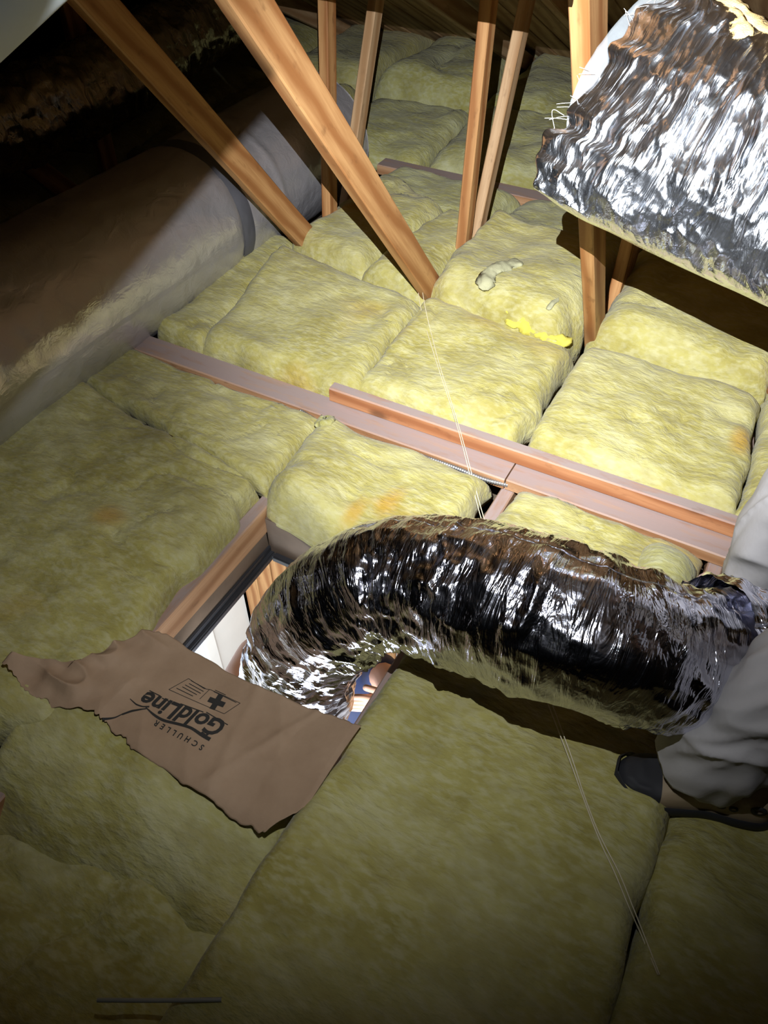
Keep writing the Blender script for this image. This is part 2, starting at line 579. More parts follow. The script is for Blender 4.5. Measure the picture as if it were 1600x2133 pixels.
def truss(i, X):
    t = tag(empty('roof_truss', (X, 2.3, 0)), truss_labels[i], 'truss', 'roof trusses')
    board('bottom_chord', (X, -3.6, -0.0445), (X, 5.15, -0.0445), 0.089, 0.038, M['pine_dusty'], t, seed=i)
    ys = [2.27, 2.155, 2.17, 2.2][i]
    dz = 1.178 if i != 2 else 1.5
    p0 = Vector((X, ys + 0.10, 0.0 + 0.16 - 0.118))
    y1 = 0.9
    # where it meets the top chord
    yt = (p0.z + p0.y * dz - (EAVE_Z + EAVE_Y * PITCH - 0.07)) / (dz - PITCH)
    board('diagonal_web', p0, (X, yt, roof_z(yt) - 0.05), 0.089, 0.038, M['pine'], t, seed=i + 5)
    yv = [2.48, 2.44, 2.43, 2.43][i]
    board('post', (X, yv - 0.01, 0.0), (X, yv + 0.07, roof_z(yv) - 0.05), 0.06, 0.038, M['pine'], t, seed=i + 9)
    ya = [2.56, 2.50, 2.47, 2.47][i]
    yb = ya + 0.36
    board('inclined_web', (X, ya, 0.0), (X, yb, roof_z(yb) - 0.05), 0.062, 0.038, M['pine_far'], t, seed=i + 13)
    board('top_chord', (X, EAVE_Y - 0.1, roof_z(EAVE_Y - 0.1) - 0.05), (X, RIDGE_Y, roof_z(RIDGE_Y) - 0.05), 0.089, 0.038, M['pine_far'], t, seed=i + 17)
    return t


for i, X in enumerate(TX):
    truss(i, X)
X = -2.75
t = tag(empty('roof_truss', (X, 2.3, 0)), 'unlit roof truss in the dark beyond the round duct', 'truss', 'roof trusses')
board('bottom_chord', (X, -3.6, -0.0445), (X, 5.15, -0.0445), 0.089, 0.038, M['pine_dusty'], t)
board('diagonal_web', (X, 2.3, 0), (X, 0.75, 1.83), 0.089, 0.038, M['pine'], t)
board('post', (X, 2.48, 0), (X, 2.5, roof_z(2.5) - 0.05), 0.089, 0.038, M['pine'], t)
board('top_chord', (X, EAVE_Y - 0.1, roof_z(EAVE_Y - 0.1) - 0.05), (X, RIDGE_Y, roof_z(RIDGE_Y) - 0.05), 0.089, 0.038, M['pine_far'], t)

# brace nailed across the trusses overhead: its shadow cuts the tops of the posts
br = board('overhead_brace', (-3.0, 1.12, 1.594 - 0.297 * 1.12 + 0.022), (-0.37, 1.12, 1.594 - 0.297 * 1.12 + 0.022), 0.089, 0.038, M['pine_far'], None, side=(0, 0.28, 1))
tag(br, 'flat timber brace nailed across the trusses high above', 'timber')

# strongback along the joists
sb = tag(empty('strongback', (-0.4, 1.51, 0)), 'long dusty flat timber across the joists with an upright timber on it', 'timber')
board('flat_board', (-1.83, 1.550, 0.0205), (-0.440, 1.550, 0.0205), 0.088, 0.038, M['pine_dusty'], sb, side=(0, 0, 1), seed=2)
board('flat_board', (-0.436, 1.552, 0.0205), (0.42, 1.552, 0.0205), 0.088, 0.038, M['pine_dusty'], sb, side=(0, 0, 1), seed=3)
board('upright_board', (-1.045, 1.594, 0.065), (0.44, 1.602, 0.065), 0.048, 0.038, M['pine_red'], sb, side=(0, 1, 0), seed=4)
fb = board('far_strongback', (-1.75, 3.2, 0.0205), (0.2, 3.2, 0.0205), 0.089, 0.045, M['pine_dusty'], None, side=(0, 0, 1), seed=8)
fb.location.z = 0.045
tag(fb, 'dusty flat timber across the joists far behind the posts', 'timber')

# ------------------------------------------------------------------ insulation batts
BATTS = []


def batt(label, c, zt, zb=-0.02, r=0.10, seed=0, step=0.014, mat='batt', amp=1.0, rs=None, group=None, wob=1.0, fold=0.0, ks=(0.75, 0.6, 0.6, 0.6), stains=()):
    """fibreglass batt; c = four plan corners (near left, near right, far right, far left), zt = top height at them"""
    c = [np.array(p, float) for p in c]
    zt = [zt] * 4 if isinstance(zt, (int, float)) else zt
    rs = rs or [r] * 4            # radius of near, right, far, left edges
    W = (np.linalg.norm(c[1] - c[0]) + np.linalg.norm(c[2] - c[3])) / 2
    D = (np.linalg.norm(c[3] - c[0]) + np.linalg.norm(c[2] - c[1])) / 2
    n = max(14, int(D / step)); m = max(14, int(W / step))
    g = lambda a: 0.5 - 0.5 * np.cos(np.pi * a)
    sp = lambda a: 0.55 * a + 0.45 * g(a)
    t = sp(np.linspace(0, 1, n))[:, None] + np.zeros((1, m))
    s = sp(np.linspace(0, 1, m))[None, :] + np.zeros((n, 1))
    w4 = ((1 - s) * (1 - t), s * (1 - t), s * t, (1 - s) * t)
    x = sum(w * p[0] for w, p in zip(w4, c)); y = sum(w * p[1] for w, p in zip(w4, c))
    zc = sum(w * z for w, z in zip(w4, zt))
    dn, dr_, df, dl = t * D, (1 - s) * W, (1 - t) * D, s * W
    # uneven plan outline
    ex = noise(x * 9, y * 9, 3.1, seed) * 0.6 + noise(x * 24, y * 24, 1.7, seed + 1) * 0.4
    ey = noise(x * 9, y * 9, 8.3, seed + 2) * 0.6 + noise(x * 24, y * 24, 5.7, seed + 3) * 0.4
    dm = np.minimum(np.minimum(dn, dr_), np.minimum(df, dl))
    fade = np.exp(-dm / 0.07)
    x = x + ex * 0.020 * fade * wob; y = y + ey * 0.020 * fade * wob
    pr = 1.0
    for d, rr, kk in ((dn, rs[0], ks[0]), (dr_, rs[1], ks[1]), (df, rs[2], ks[2]), (dl, rs[3], ks[3])):
        rr = rr * (1 + 0.45 * noise(x * 6, y * 6, 2.2, seed + 5))
        q = np.clip(1 - d / np.maximum(rr, 1e-3), 0, 1)
        pr = pr * (1 - kk * (1 - np.sqrt(np.clip(1 - q ** 2.2, 0, 1))))
    bump = 0.020 * noise(x * 3.3, y * 3.3, 0.3, seed + 7) + 0.011 * noise(x * 8, y * 8, 0.7, seed + 8) + 0.005 * noise(x * 21, y * 21, 0.9, seed + 9)
    cr = np.abs(noise(x * 4 + 1.5 * noise(x * 3, y * 3, 1, seed + 20), y * 9, 0.2, seed + 10))
    bump = bump - 0.014 * np.exp(-(cr / 0.045) ** 2) * (noise(x * 2.1, y * 2.1, 4.0, seed + 11) > 0.05)
    if fold:
        cf = noise(x * 3.2 + noise(x * 5, y * 5, 2, seed + 30), y * 5.0, 1.2, seed + 31)
        bump = bump + fold * (np.abs(cf) ** 0.6 - 0.4)
    z = zb + (zc - zb + amp * bump) * pr
    V = np.stack([x, y, z], -1).reshape(-1, 3)
    cx, cy = V[:, 0].mean(), V[:, 1].mean()
    V[:, 0] -= cx; V[:, 1] -= cy
    faces = grid_faces(n, m)
    # close the underside
    ring = list(range(m)) + [i * m + m - 1 for i in range(1, n)] + [(n - 1) * m + j for j in range(m - 2, -1, -1)] + [i * m for i in range(n - 2, 0, -1)]
    V = np.concatenate([V, V[ring] * [1, 1, 0] + [0, 0, zb]])
    nr_ = len(ring)
    faces += [[ring[q_], n * m + q_, n * m + (q_ + 1) % nr_, ring[(q_ + 1) % nr_]] for q_ in range(nr_)]
    faces.append([n * m + q_ for q_ in range(nr_)][::-1])
    me_ = mesh_from('insulation_batt', V, faces, M[mat])
    if stains:
        wx, wy = V[:, 0] + cx, V[:, 1] + cy
        st_ = np.zeros(len(V))
        for (sx_, sy_, rx_, ry_) in stains:
            dd = np.hypot((wx - sx_) / rx_, (wy - sy_) / ry_) + 0.35 * noise(wx * 22, wy * 22, 0.5, seed + 60)
            st_ = np.maximum(st_, np.clip(1.25 - dd, 0, 1))
        at_ = me_.attributes.new('stain', 'FLOAT', 'POINT')
        at_.data.foreach_set('value', st_)
    o = link('insulation_batt', me_)
    o.location = (cx, cy, 0)
    tag(o, label, 'insulation', group or 'yellow insulation batts')
    BATTS.append(o)
    return o


# in front of the strongback
batt('long yellow batt wedged between the dusty strongback and the round duct', [(-1.90, 1.305), (-1.0, 1.16), (-1.01, 1.50), (-1.86, 1.507)], [0.06, 0.07, 0.05, 0.045], seed=11, wob=0.7, rs=[0.03, 0.06, 0.04, 0.05], ks=(0.35, 0.65, 0.4, 0.4))
batt('large yellow batt left of the hatch, edge fading into shadow', [(-2.0, -0.3), (-0.972, 0.35), (-1.012, 1.155), (-1.93, 1.305)], [0.06, 0.075, 0.075, 0.06], seed=12, rs=[0.1, 0.045, 0.03, 0.05], ks=(0.7, 0.9, 0.35, 0.5), stains=[(-1.28, 0.86, 0.05, 0.04)])
b2 = batt('ragged batt between the strongback and the far edge of the hatch', [(-0.990, 1.125), (-0.478, 1.03), (-0.462, 1.495), (-1.03, 1.50)], [0.115, 0.09, 0.075, 0.06], seed=13, rs=[0.09, 0.04, 0.05, 0.10], wob=1.0, zb=-0.04, ks=(0.9, 0.8, 0.6, 0.8), stains=[(-0.66, 1.25, 0.03, 0.07), (-0.72, 1.17, 0.025, 0.05)])
batt('yellow batt behind the silver flexible duct, right of the bare joist', [(-0.41, 0.985), (0.07, 0.985), (0.115, 1.50), (-0.40, 1.50)], [0.08, 0.075, 0.05, 0.06], seed=14, rs=[0.06, 0.06, 0.05, 0.05])
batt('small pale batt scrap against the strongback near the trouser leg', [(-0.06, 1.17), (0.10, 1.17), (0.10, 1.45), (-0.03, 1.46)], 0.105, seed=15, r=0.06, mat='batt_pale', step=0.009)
batt('big shaded batt in the foreground right of the kraft paper', [(-0.462, -0.45), (0.20, -0.45), (0.19, 0.985), (-0.418, 0.985)], [0.10, 0.10, 0.08, 0.085], seed=16, wob=0.6, rs=[0.1, 0.05, 0.05, 0.035], ks=(0.6, 0.55, 0.4, 0.55))
batt('shaded batt in the lower right corner under the tan shoe', [(0.195, -0.4), (0.80, -0.4), (0.80, 1.49), (0.185, 1.49)], [0.09, 0.09, 0.05, 0.03], seed=17, rs=[0.1, 0.05, 0.05, 0.05], ks=(0.6, 0.5, 0.5, 0.55))
batt('dark batt under the torn brown kraft paper', [(-1.08, 0.15), (-0.435, 0.17), (-0.44, 0.50), (-1.05, 0.60)], [0.045, 0.055, 0.05, 0.05], seed=18, rs=[0.24, 0.06, 0.03, 0.05], zb=-0.14, wob=1.6, ks=(1.0, 0.35, 0.25, 0.4), fold=0.02)
batt('sunken dark batt in the lower left corner', [(-1.15, -0.65), (-0.44, -0.6), (-0.435, 0.30), (-1.05, 0.27)], [0.05, 0.07, -0.05, -0.07], seed=19, rs=[0.1, 0.06, 0.16, 0.05], zb=-0.16, fold=0.03, ks=(0.6, 0.4, 0.3, 0.4))
# behind the strongback
batt('broad smooth batt behind the left end of the strongback', [(-1.565, 1.60), (-0.985, 1.615), (-1.0, 2.14), (-1.66, 2.26)], [0.10, 0.10, 0.125, 0.135], seed=21, rs=[0.08, 0.05, 0.10, 0.06], amp=0.8, ks=(0.75, 0.45, 0.6, 0.5))
batt('narrow batt strip squeezed along the round duct', [(-1.77, 1.605), (-1.56, 1.60), (-1.65, 2.35), (-1.82, 2.35)], 0.085, seed=22, rs=[0.05] * 4, ks=(0.7, 0.35, 0.5, 0.4))
batt('square yellow batt behind the strongback between the cord and the seam', [(-0.99, 1.64), (-0.458, 1.64), (-0.445, 2.10), (-1.005, 2.18)], [0.10, 0.10, 0.125, 0.15], seed=23, rs=[0.07, 0.05, 0.09, 0.05], ks=(0.7, 0.55, 0.6, 0.45))
batt('wide yellow batt behind the right half of the strongback', [(-0.430, 1.64), (0.150, 1.645), (0.125, 2.18), (-0.44, 2.14)], [0.10, 0.085, 0.12, 0.15], seed=24, rs=[0.08, 0.06, 0.09, 0.05], ks=(0.7, 0.5, 0.6, 0.5), stains=[(0.10, 1.92, 0.035, 0.05)])
batt('batt at the right edge behind the trouser leg', [(0.148, 1.645), (0.72, 1.645), (0.72, 2.2), (0.122, 2.19)], [0.085, 0.1, 0.12, 0.11], seed=25, ks=(0.7, 0.5, 0.5, 0.4), r=0.06)
# raised second row
batt('plump batt with an orange stain at the foot of the left posts', [(-1.645, 2.24), (-1.275, 2.18), (-1.17, 2.73), (-1.60, 2.95)], [0.15, 0.17, 0.19, 0.17], seed=31, r=0.09, stains=[(-1.50, 2.62, 0.10, 0.07), (-1.47, 2.53, 0.12, 0.04)])
batt('rounded batt at the foot of the broad grained diagonal', [(-1.29, 2.17), (-0.995, 2.11), (-0.985, 2.68), (-1.19, 2.72)], [0.155, 0.17, 0.20, 0.18], seed=32, r=0.08)
b31 = batt('raised batt with torn bright yellow front edge in the strongest light', [(-1.0, 2.12), (-0.48, 2.05), (-0.445, 2.64), (-0.985, 2.72)], [0.245, 0.225, 0.22, 0.24], seed=33, rs=[0.09, 0.07, 0.14, 0.06], wob=1.6, amp=1.2)
batt('batt half in the black shadow of the foil duct end', [(-0.435, 2.14), (0.14, 2.18), (0.14, 2.82), (-0.435, 2.77)], [0.20, 0.18, 0.2, 0.22], seed=34, r=0.09)
batt('batt at the right edge under the foil duct end', [(0.14, 2.18), (0.72, 2.18), (0.72, 2.9), (0.14, 2.9)], 0.17, seed=35, r=0.09)
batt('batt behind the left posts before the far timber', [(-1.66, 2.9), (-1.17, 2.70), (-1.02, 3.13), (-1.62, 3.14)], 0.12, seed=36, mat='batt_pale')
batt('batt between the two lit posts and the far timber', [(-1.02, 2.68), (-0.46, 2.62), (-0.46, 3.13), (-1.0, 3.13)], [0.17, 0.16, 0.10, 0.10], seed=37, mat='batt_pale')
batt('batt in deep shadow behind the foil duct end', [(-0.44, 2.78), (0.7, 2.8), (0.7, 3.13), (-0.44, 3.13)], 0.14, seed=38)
# far rows, greyer with dust, beyond the far timber
far_label = {
    (0, 0): 'folded dull batt beyond the far timber left of the lit posts',
    (0, 1): 'dull batt beyond the far timber between the lit posts',
    (0, 2): 'dull batt beyond the far timber right of the lit posts',
    (1, 0): 'crumpled high batt near the eave left of the lit posts',
    (1, 1): 'flat dull batt near the eave behind the lit posts',
    (1, 2): 'greenish batt near the eave beside the orange truss diagonal',
}
xs = [-2.2, -1.58, -1.0, -0.44, 0.14, 0.72]
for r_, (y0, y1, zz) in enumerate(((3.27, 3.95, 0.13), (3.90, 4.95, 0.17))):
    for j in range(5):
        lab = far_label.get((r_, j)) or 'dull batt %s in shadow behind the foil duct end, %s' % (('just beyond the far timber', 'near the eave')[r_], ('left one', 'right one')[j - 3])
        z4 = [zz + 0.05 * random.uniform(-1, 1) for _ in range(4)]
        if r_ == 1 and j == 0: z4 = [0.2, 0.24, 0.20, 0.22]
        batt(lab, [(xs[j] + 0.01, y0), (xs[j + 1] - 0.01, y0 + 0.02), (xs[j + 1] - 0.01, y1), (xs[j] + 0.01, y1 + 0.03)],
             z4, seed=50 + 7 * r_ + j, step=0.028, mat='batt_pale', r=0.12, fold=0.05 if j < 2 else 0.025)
for j, (x0, x1) in enumerate(((-3.4, -2.8), (-2.8, -2.25))):
    for r_, (y0, y1) in enumerate(((1.0, 2.6), (2.6, 3.9), (3.9, 4.95))):
        batt('unlit batt in the dark beyond the round duct, %s' % (('nearest the camera', 'midway along it', 'towards the eave')[r_] + (' by the wall', ' against it')[j]), [(x0, y0), (x1, y0), (x1, y1), (x0, y1)], 0.10 + 0.05 * r_, seed=80 + j * 3 + r_, step=0.05, r=0.12, fold=0.04)

# ------------------------------------------------------------------ bright torn wool along the raised batt


def blob_strip(name, pts, rad, mat, parent, seed=0, n=44, m=14, flat=0.6, rough=0.35):
    P = np.array(pts, float)
    d = np.r_[0, np.cumsum(np.linalg.norm(np.diff(P, axis=0), axis=1))]
    u = np.linspace(0, d[-1], n)
    Q = np.stack([np.interp(u, d, P[:, k]) for k in range(3)], -1)
    tg = np.gradient(Q, axis=0); tg /= np.linalg.norm(tg, axis=1)[:, None]
    up = np.array([0, 0, 1.0])
    sd = np.cross(tg, up); sd /= np.linalg.norm(sd, axis=1)[:, None]
    up2 = np.cross(sd, tg)
    a = np.linspace(0, 2 * np.pi, m, endpoint=False)
    e = np.sqrt(np.clip(1 - (2 * u / d[-1] - 1) ** 6, 0.0, 1))
    uu = u[:, None] + 0 * a
    rr = rad * e[:, None] * (1 + rough * noise(uu * 30, np.cos(a)[None, :] * 1.5, np.sin(a)[None, :] * 1.5, seed) + rough * 0.6 * noise(uu * 80, np.cos(a)[None, :] * 3, np.sin(a)[None, :] * 3, seed + 1))
    V = Q[:, None, :] + rr[..., None] * (np.cos(a)[None, :, None] * sd[:, None, :] + flat * np.sin(a)[None, :, None] * up2[:, None, :])
    f = grid_faces(n, m, True)
    f.append(list(range(m))[::-1]); f.append([(n - 1) * m + j for j in range(m)])
    o = link(name, mesh_from(name, V.reshape(-1, 3), f, mat))
    if parent is not None: rel(o, parent)
    return o


blob_strip('torn_edge', [at_z(1056, 640, 0.165), at_z(1072, 668, 0.15), at_z(1110, 686, 0.14), at_z(1150, 702, 0.135), at_z(1192, 714, 0.135)], 0.028, M['batt_bright'], b31, 3, rough=0.6, flat=0.8)['label'] = 'bright yellow torn edge'
blob_strip('torn_patch', [at_z(1105, 612, 0.215), at_z(1130, 622, 0.205), at_z(1160, 632, 0.20)], 0.03, M['batt_bright'], b31, 5, rough=0.5)['label'] = 'bright yellow torn hollow'
blob_strip('wool_tuft', [at_z(1006, 605, 0.225), at_z(1012, 584, 0.240), at_z(1035, 562, 0.248), at_z(1085, 545, 0.245)], 0.026, M['batt_grey'], b31, 7, flat=0.45, rough=0.6)['label'] = 'grey curled tuft'
blob_strip('wool_tuft', [at_z(1140, 645, 0.215), at_z(1150, 632, 0.225), at_z(1165, 620, 0.225)], 0.010, M['batt_grey'], b31, 9)
blob_strip('wool_shred', [at_z(660, 880, 0.06), at_z(680, 880, 0.075), at_z(690, 870, 0.06)], 0.022, M['batt_pale'], b2, 12, rough=0.5)

# ------------------------------------------------------------------ ducts


def sweep(P, n):
    P = np.array(P, float)
    # Catmull-Rom through the points, resampled evenly
    A = np.vstack([2 * P[0] - P[1], P, 2 * P[-1] - P[-2]])
    out = []
    for i in range(1, len(A) - 2):
        for t in np.linspace(0, 1, 24, endpoint=False):
            p0, p1, p2, p3 = A[i - 1], A[i], A[i + 1], A[i + 2]
            out.append(0.5 * (2 * p1 + (p2 - p0) * t + (2 * p0 - 5 * p1 + 4 * p2 - p3) * t * t + (3 * p1 - p0 - 3 * p2 + p3) * t ** 3))
    out.append(A[-2])
    out = np.array(out)
    d = np.r_[0, np.cumsum(np.linalg.norm(np.diff(out, axis=0), axis=1))]
    u = np.linspace(0, d[-1], n)
    Q = np.stack([np.interp(u, d, out[:, k]) for k in range(3)], -1)
    for _ in range(3):
        Q[1:-1] = (Q[:-2] + 2 * Q[1:-1] + Q[2:]) / 4
    tg = np.gradient(Q, axis=0); tg /= np.linalg.norm(tg, axis=1)[:, None]
    return Q, tg, u


def frames(tg, ref):
    sd = [np.cross(tg[0], ref)]
    sd[0] = sd[0] / np.linalg.norm(sd[0])
    for i in range(1, len(tg)):
        v = sd[-1] - tg[i] * np.dot(sd[-1], tg[i])
        sd.append(v / np.linalg.norm(v))
    sd = np.array(sd)
    return sd, np.cross(tg, sd)


def ridged(x, y, z, seed):
    return 1 - 2 * np.abs(noise(x, y, z, seed))


def foil_tube(name, P, radf, mat, parent, step=0.0035, m=190, amp=1.0, seed=0, ref=(0, 1, 0), sag=None, squash=None, loc=None):
    Q, tg, u = sweep(P, 50)
    n = int(u[-1] / step)
    Q, tg, u = sweep(P, n)
    sd, up = frames(tg, np.array(ref, float))
    a = np.linspace(0, 2 * np.pi, m, endpoint=False)
    U = u[:, None] + 0 * a[None, :]
    ca, sa = np.cos(a)[None, :], np.sin(a)[None, :]
    R = np.array([radf(q) for q in u / u[-1]])[:, None]
    # curvature: the inner side of a bend bunches up
    kv = np.gradient(tg, axis=0) / np.gradient(u)[:, None]
    for _ in range(12):
        kv[1:-1] = (kv[:-2] + 2 * kv[1:-1] + kv[2:]) / 4
    bend = (kv * sd).sum(1)[:, None] * ca + (kv * up).sum(1)[:, None] * sa      # >0 inside the bend
    w = 0.018 * noise(U * 6, ca * 1.2, sa * 1.2, seed + 1) + 0.006 * noise(U * 20, ca * 2.5, sa * 2.5, seed + 2)
    uw = U + w
    d = 0.008 * noise(uw * 9, ca * 0.9, sa * 0.9, seed + 3)
    d = d + 0.0085 * ridged(uw * 17, ca * 1.6, sa * 1.6, seed + 4)
    d = d + 0.0045 * ridged(uw * 36 + 5, ca * 2.6, sa * 2.6, seed + 5)
    d = d + 0.0016 * ridged(uw * 80 + 2.3 * ca, ca * 6 + uw * 12, sa * 6, seed + 6)
    d = d + 0.0030 * ridged(U * 14 + 4 * a[None, :] / 3, ca * 5 + U * 9, sa * 5, seed + 7)
    rr = R + amp * d * np.clip(1 + 2.0 * np.clip(bend * 0.1, -0.3, 0.8), 0.4, 2.4) - np.clip(bend, 0, 8) * 0.0015
    V = Q[:, None, :] + rr[..., None] * (ca[..., None] * sd[:, None, :] + sa[..., None] * up[:, None, :])
    if squash is not None:
        V = squash(V)
    uv = np.stack([U, a[None, :] * 0.14 + 0 * U], -1).reshape(-1, 2)
    f = grid_faces(n, m, True)
    V = V.reshape(-1, 3)
    o = link(name, mesh_from(name, V, f, mat, uv=uv))
    if parent is not None: rel(o, parent)
    return o, Q, tg, u


fx = tag(empty('flexible_duct', (-0.6, 0.8, 0.0)), 'shiny silver flexible duct bending out of the hatch across the foreground', 'duct')
AX = [at(600, 1640, 2.14), at(606, 1540, 2.00), at(612, 1440, 1.87), at(630, 1362, 1.77), at(670, 1292, 1.68), at(745, 1238, 1.61), at(850, 1216, 1.555), at(970, 1234, 1.48), at(1100, 1277, 1.40),
      at(1250, 1327, 1.355), at(1400, 1366, 1.385), at(1540, 1384, 1.445), at(1680, 1392, 1.47), at(1800, 1398, 1.48)]


def rad_main(s):
    r = 0.128 + 0.010 * math.exp(-((s - 0.62) / 0.14) ** 2)
    return r


foil_tube('foil_jacket', AX, rad_main, M['foil'], fx, seed=21)
# flared second jacket folded over the duct near the legs
J = [at(1455, 1374, 1.42), at(1540, 1384, 1.445), at(1680, 1392, 1.47), at(1790, 1398, 1.48)]
foil_tube('folded_jacket', J, lambda s: 0.150 - 0.035 * s, M['foil'], fx, seed=44, amp=1.6)['label'] if False else None
jo, *_ = foil_tube('folded_jacket', J, lambda s: 0.150 - 0.02 * s + 0.004 * math.sin(18 * s), M['foil'], fx, seed=44, amp=1.5)
jo['label'] = 'outer foil sleeve bunched over the duct end'
# black strap drawn round the end
S0 = at(1640, 1385, 1.262)
so, *_ = foil_tube('strap', [at(1592, 1386, 1.455), at(1620, 1388, 1.46), at(1660, 1391, 1.467)], lambda s: 0.152, M['rubber'], fx, seed=3, amp=0.3, m=80)
so['label'] = 'black strap'
# loose film hanging below the ceiling
lo, *_ = foil_tube('loose_jacket', [at_z(735, 1470, -0.75), at_z(728, 1500, -0.9), at_z(722, 1535, -1.05)], lambda s: 0.11, M['foil'], fx, seed=71, amp=1.6, m=90, step=0.006)
lo['label'] = 'crumpled loose foil below the hatch'

# round wrapped duct lying on the left
rd = tag(empty('round_duct', (-1.975, 1.8, 0.0)), 'large round foil wrapped duct lying along the left side', 'duct')
DX, DZ, DR = -1.975, 0.195, 0.262
n, m = 380, 96
yy = np.linspace(-1.0, 3.02, n)[:, None]
a = np.linspace(0, 2 * np.pi, m, endpoint=False)[None, :]
ca, sa = np.cos(a), np.sin(a)
rr = DR + 0.006 * noise(yy * 2, ca * 1.5, sa * 1.5, 5) + 0.0022 * noise(yy * 14, ca * 5, sa * 5, 6) + 0.0016 * ridged(yy * 26, ca * 9, sa * 9, 8)
rr = rr - 0.012 * np.exp(-((yy - 2.13) / 0.035) ** 2) + 0.006 * np.exp(-((yy - 2.36) / 0.02) ** 2)
V = np.stack([DX + rr * ca, yy + 0 * ca, DZ + rr * sa], -1).reshape(-1, 3)
uv = np.stack([yy + 0 * a, a * DR + 0 * yy], -1).reshape(-1, 2)
f = grid_faces(n, m, True)
f.append(list(range(m))); f.append([(n - 1) * m + j for j in range(m)][::-1])
rel(link('foil_wrap', mesh_from('foil_wrap', V, f, M['foil_wrap'], uv=uv)), rd)
n = 14
yy = np.linspace(2.10, 2.165, n)[:, None]
rr = 0.2585 + 0.003 * np.sin(np.pi * (yy - 2.10) / 0.065) + 0.001 * noise(yy * 60, ca * 6, sa * 6, 3)
V = np.stack([DX + rr * ca, yy + 0 * ca, DZ + rr * sa], -1).reshape(-1, 3)
bo = rel(link('clamp_band', mesh_from('clamp_band', V, grid_faces(n, m, True), M['band'])), rd)
bo['label'] = 'dark grey clamp band'

# white duct close overhead at upper left
E0 = np.array([-0.331, 0.252, 1.393]); ED = np.array([0.0, 0.955, 0.298]); ED /= np.linalg.norm(ED)
rayv = E0 - CPOS
wv = np.cross(ED, rayv); wv /= np.linalg.norm(wv)
if wv[0] > 0: wv = -wv
OR = 0.075
c0 = E0 + wv * OR
P0, P1 = c0 - ED * 0.85, c0 + ED * 1.1
od = empty('overhead_duct', tuple(P0))
tag(od, 'smooth pale duct close overhead in the upper left corner', 'duct')
Q, tg, u = sweep([P0, c0, P1], 60)
sd, up = frames(tg, np.array([0, 0, 1.0]))
a = np.linspace(0, 2 * np.pi, 64, endpoint=False)
V = Q[:, None, :] + OR * (np.cos(a)[None, :, None] * sd[:, None, :] + np.sin(a)[None, :, None] * up[:, None, :])
f = grid_faces(60, 64, True)
f.append(list(range(64))[::-1]); f.append([59 * 64 + j for j in range(64)])
rel(link('duct_wall', mesh_from('duct_wall', V.reshape(-1, 3), f, M['plastic_white'])), od)
for s in (12, 36):
    Vc = []
    for k_ in (0, 1, 2, 3):
        q = Q[s] + tg[s] * 0.02 * k_
        r2 = OR + (0.001 if k_ in (0, 3) else 0.005)
        Vc.append(q + r2 * (np.cos(a)[:, None] * sd[s] + np.sin(a)[:, None] * up[s]))
    rel(link('joint_ring', mesh_from('joint_ring', np.concatenate(Vc), grid_faces(4, 64, True), M['plastic_white'])), od)

# the work lamp itself, hung from the roof just above the picture
wl_ = tag(empty('work_lamp', tuple(LAMP)), 'small black work lamp hung overhead with an added shade plate', 'lamp')
ld = (LAMP_AIM - LAMP).normalized()
lx = ld.cross(Vector((0, 0, 1))).normalized(); lu = lx.cross(ld)
ld, lx, lu = (np.array(v) for v in (ld, lx, lu))
L0 = np.array(LAMP)
a = np.linspace(0, 2 * np.pi, 28, endpoint=False)
V = []
for bk_, r_ in ((0.004, 0.020), (0.006, 0.026), (0.03, 0.024), (0.07, 0.016), (0.11, 0.014), (0.112, 0.001)):
    V.append(L0 - ld * bk_ + r_ * (np.cos(a)[:, None] * lx + np.sin(a)[:, None] * lu))
rel(link('housing', mesh_from('housing', np.concatenate(V), grid_faces(6, 28, True), M['rubber'])), wl_)
nn_ = np.array([-0.712, -0.209, 0.671])
g1, g2 = np.array([-1.723, 1.405, 0.277]) - L0, np.array([-2.006, 2.957, 0.458]) - L0
g1 /= np.linalg.norm(g1); g2 /= np.linalg.norm(g2)
nn_ = np.cross(g1, g2); nn_ /= np.linalg.norm(nn_)
if nn_[0] > 0: nn_ = -nn_
rad_ = 0.085
V = []
for t_ in np.linspace(-0.9, 0.86, 24):
    g = g1 * (1 - t_) + g2 * t_; g /= np.linalg.norm(g)
    for h_ in np.linspace(0, 1, 8):
        q_ = g * (1 - h_ * 0.25) + nn_ * h_ * 1.5
        V.append(L0 + q_ / np.linalg.norm(q_) * rad_ * (1 + 0.15 * h_))
fo = rel(link('shade_plate', mesh_from('shade_plate', np.array(V), grid_faces(24, 8), M['rubber'])), wl_)  # unseen plate added by the lamp, shaped to cast the straight left shadow
sm = fo.modifiers.new('thick', 'SOLIDIFY'); sm.thickness = 0.002
# old flexible duct in the dark on the far left
ofd = tag(empty('old_flexible_duct', (-2.9, 2.0, 0)), 'dim old flexible duct glinting in the dark at upper left', 'duct')
foil_tube('foil_jacket', [(-3.2, 0.6, 0.3), (-3.05, 1.2, 0.34), (-2.75, 1.9, 0.42), (-2.6, 2.6, 0.5), (-2.7, 3.3, 0.55)], lambda s: 0.15, M['foil_old'], ofd, step=0.01, m=90, seed=91, amp=1.4)

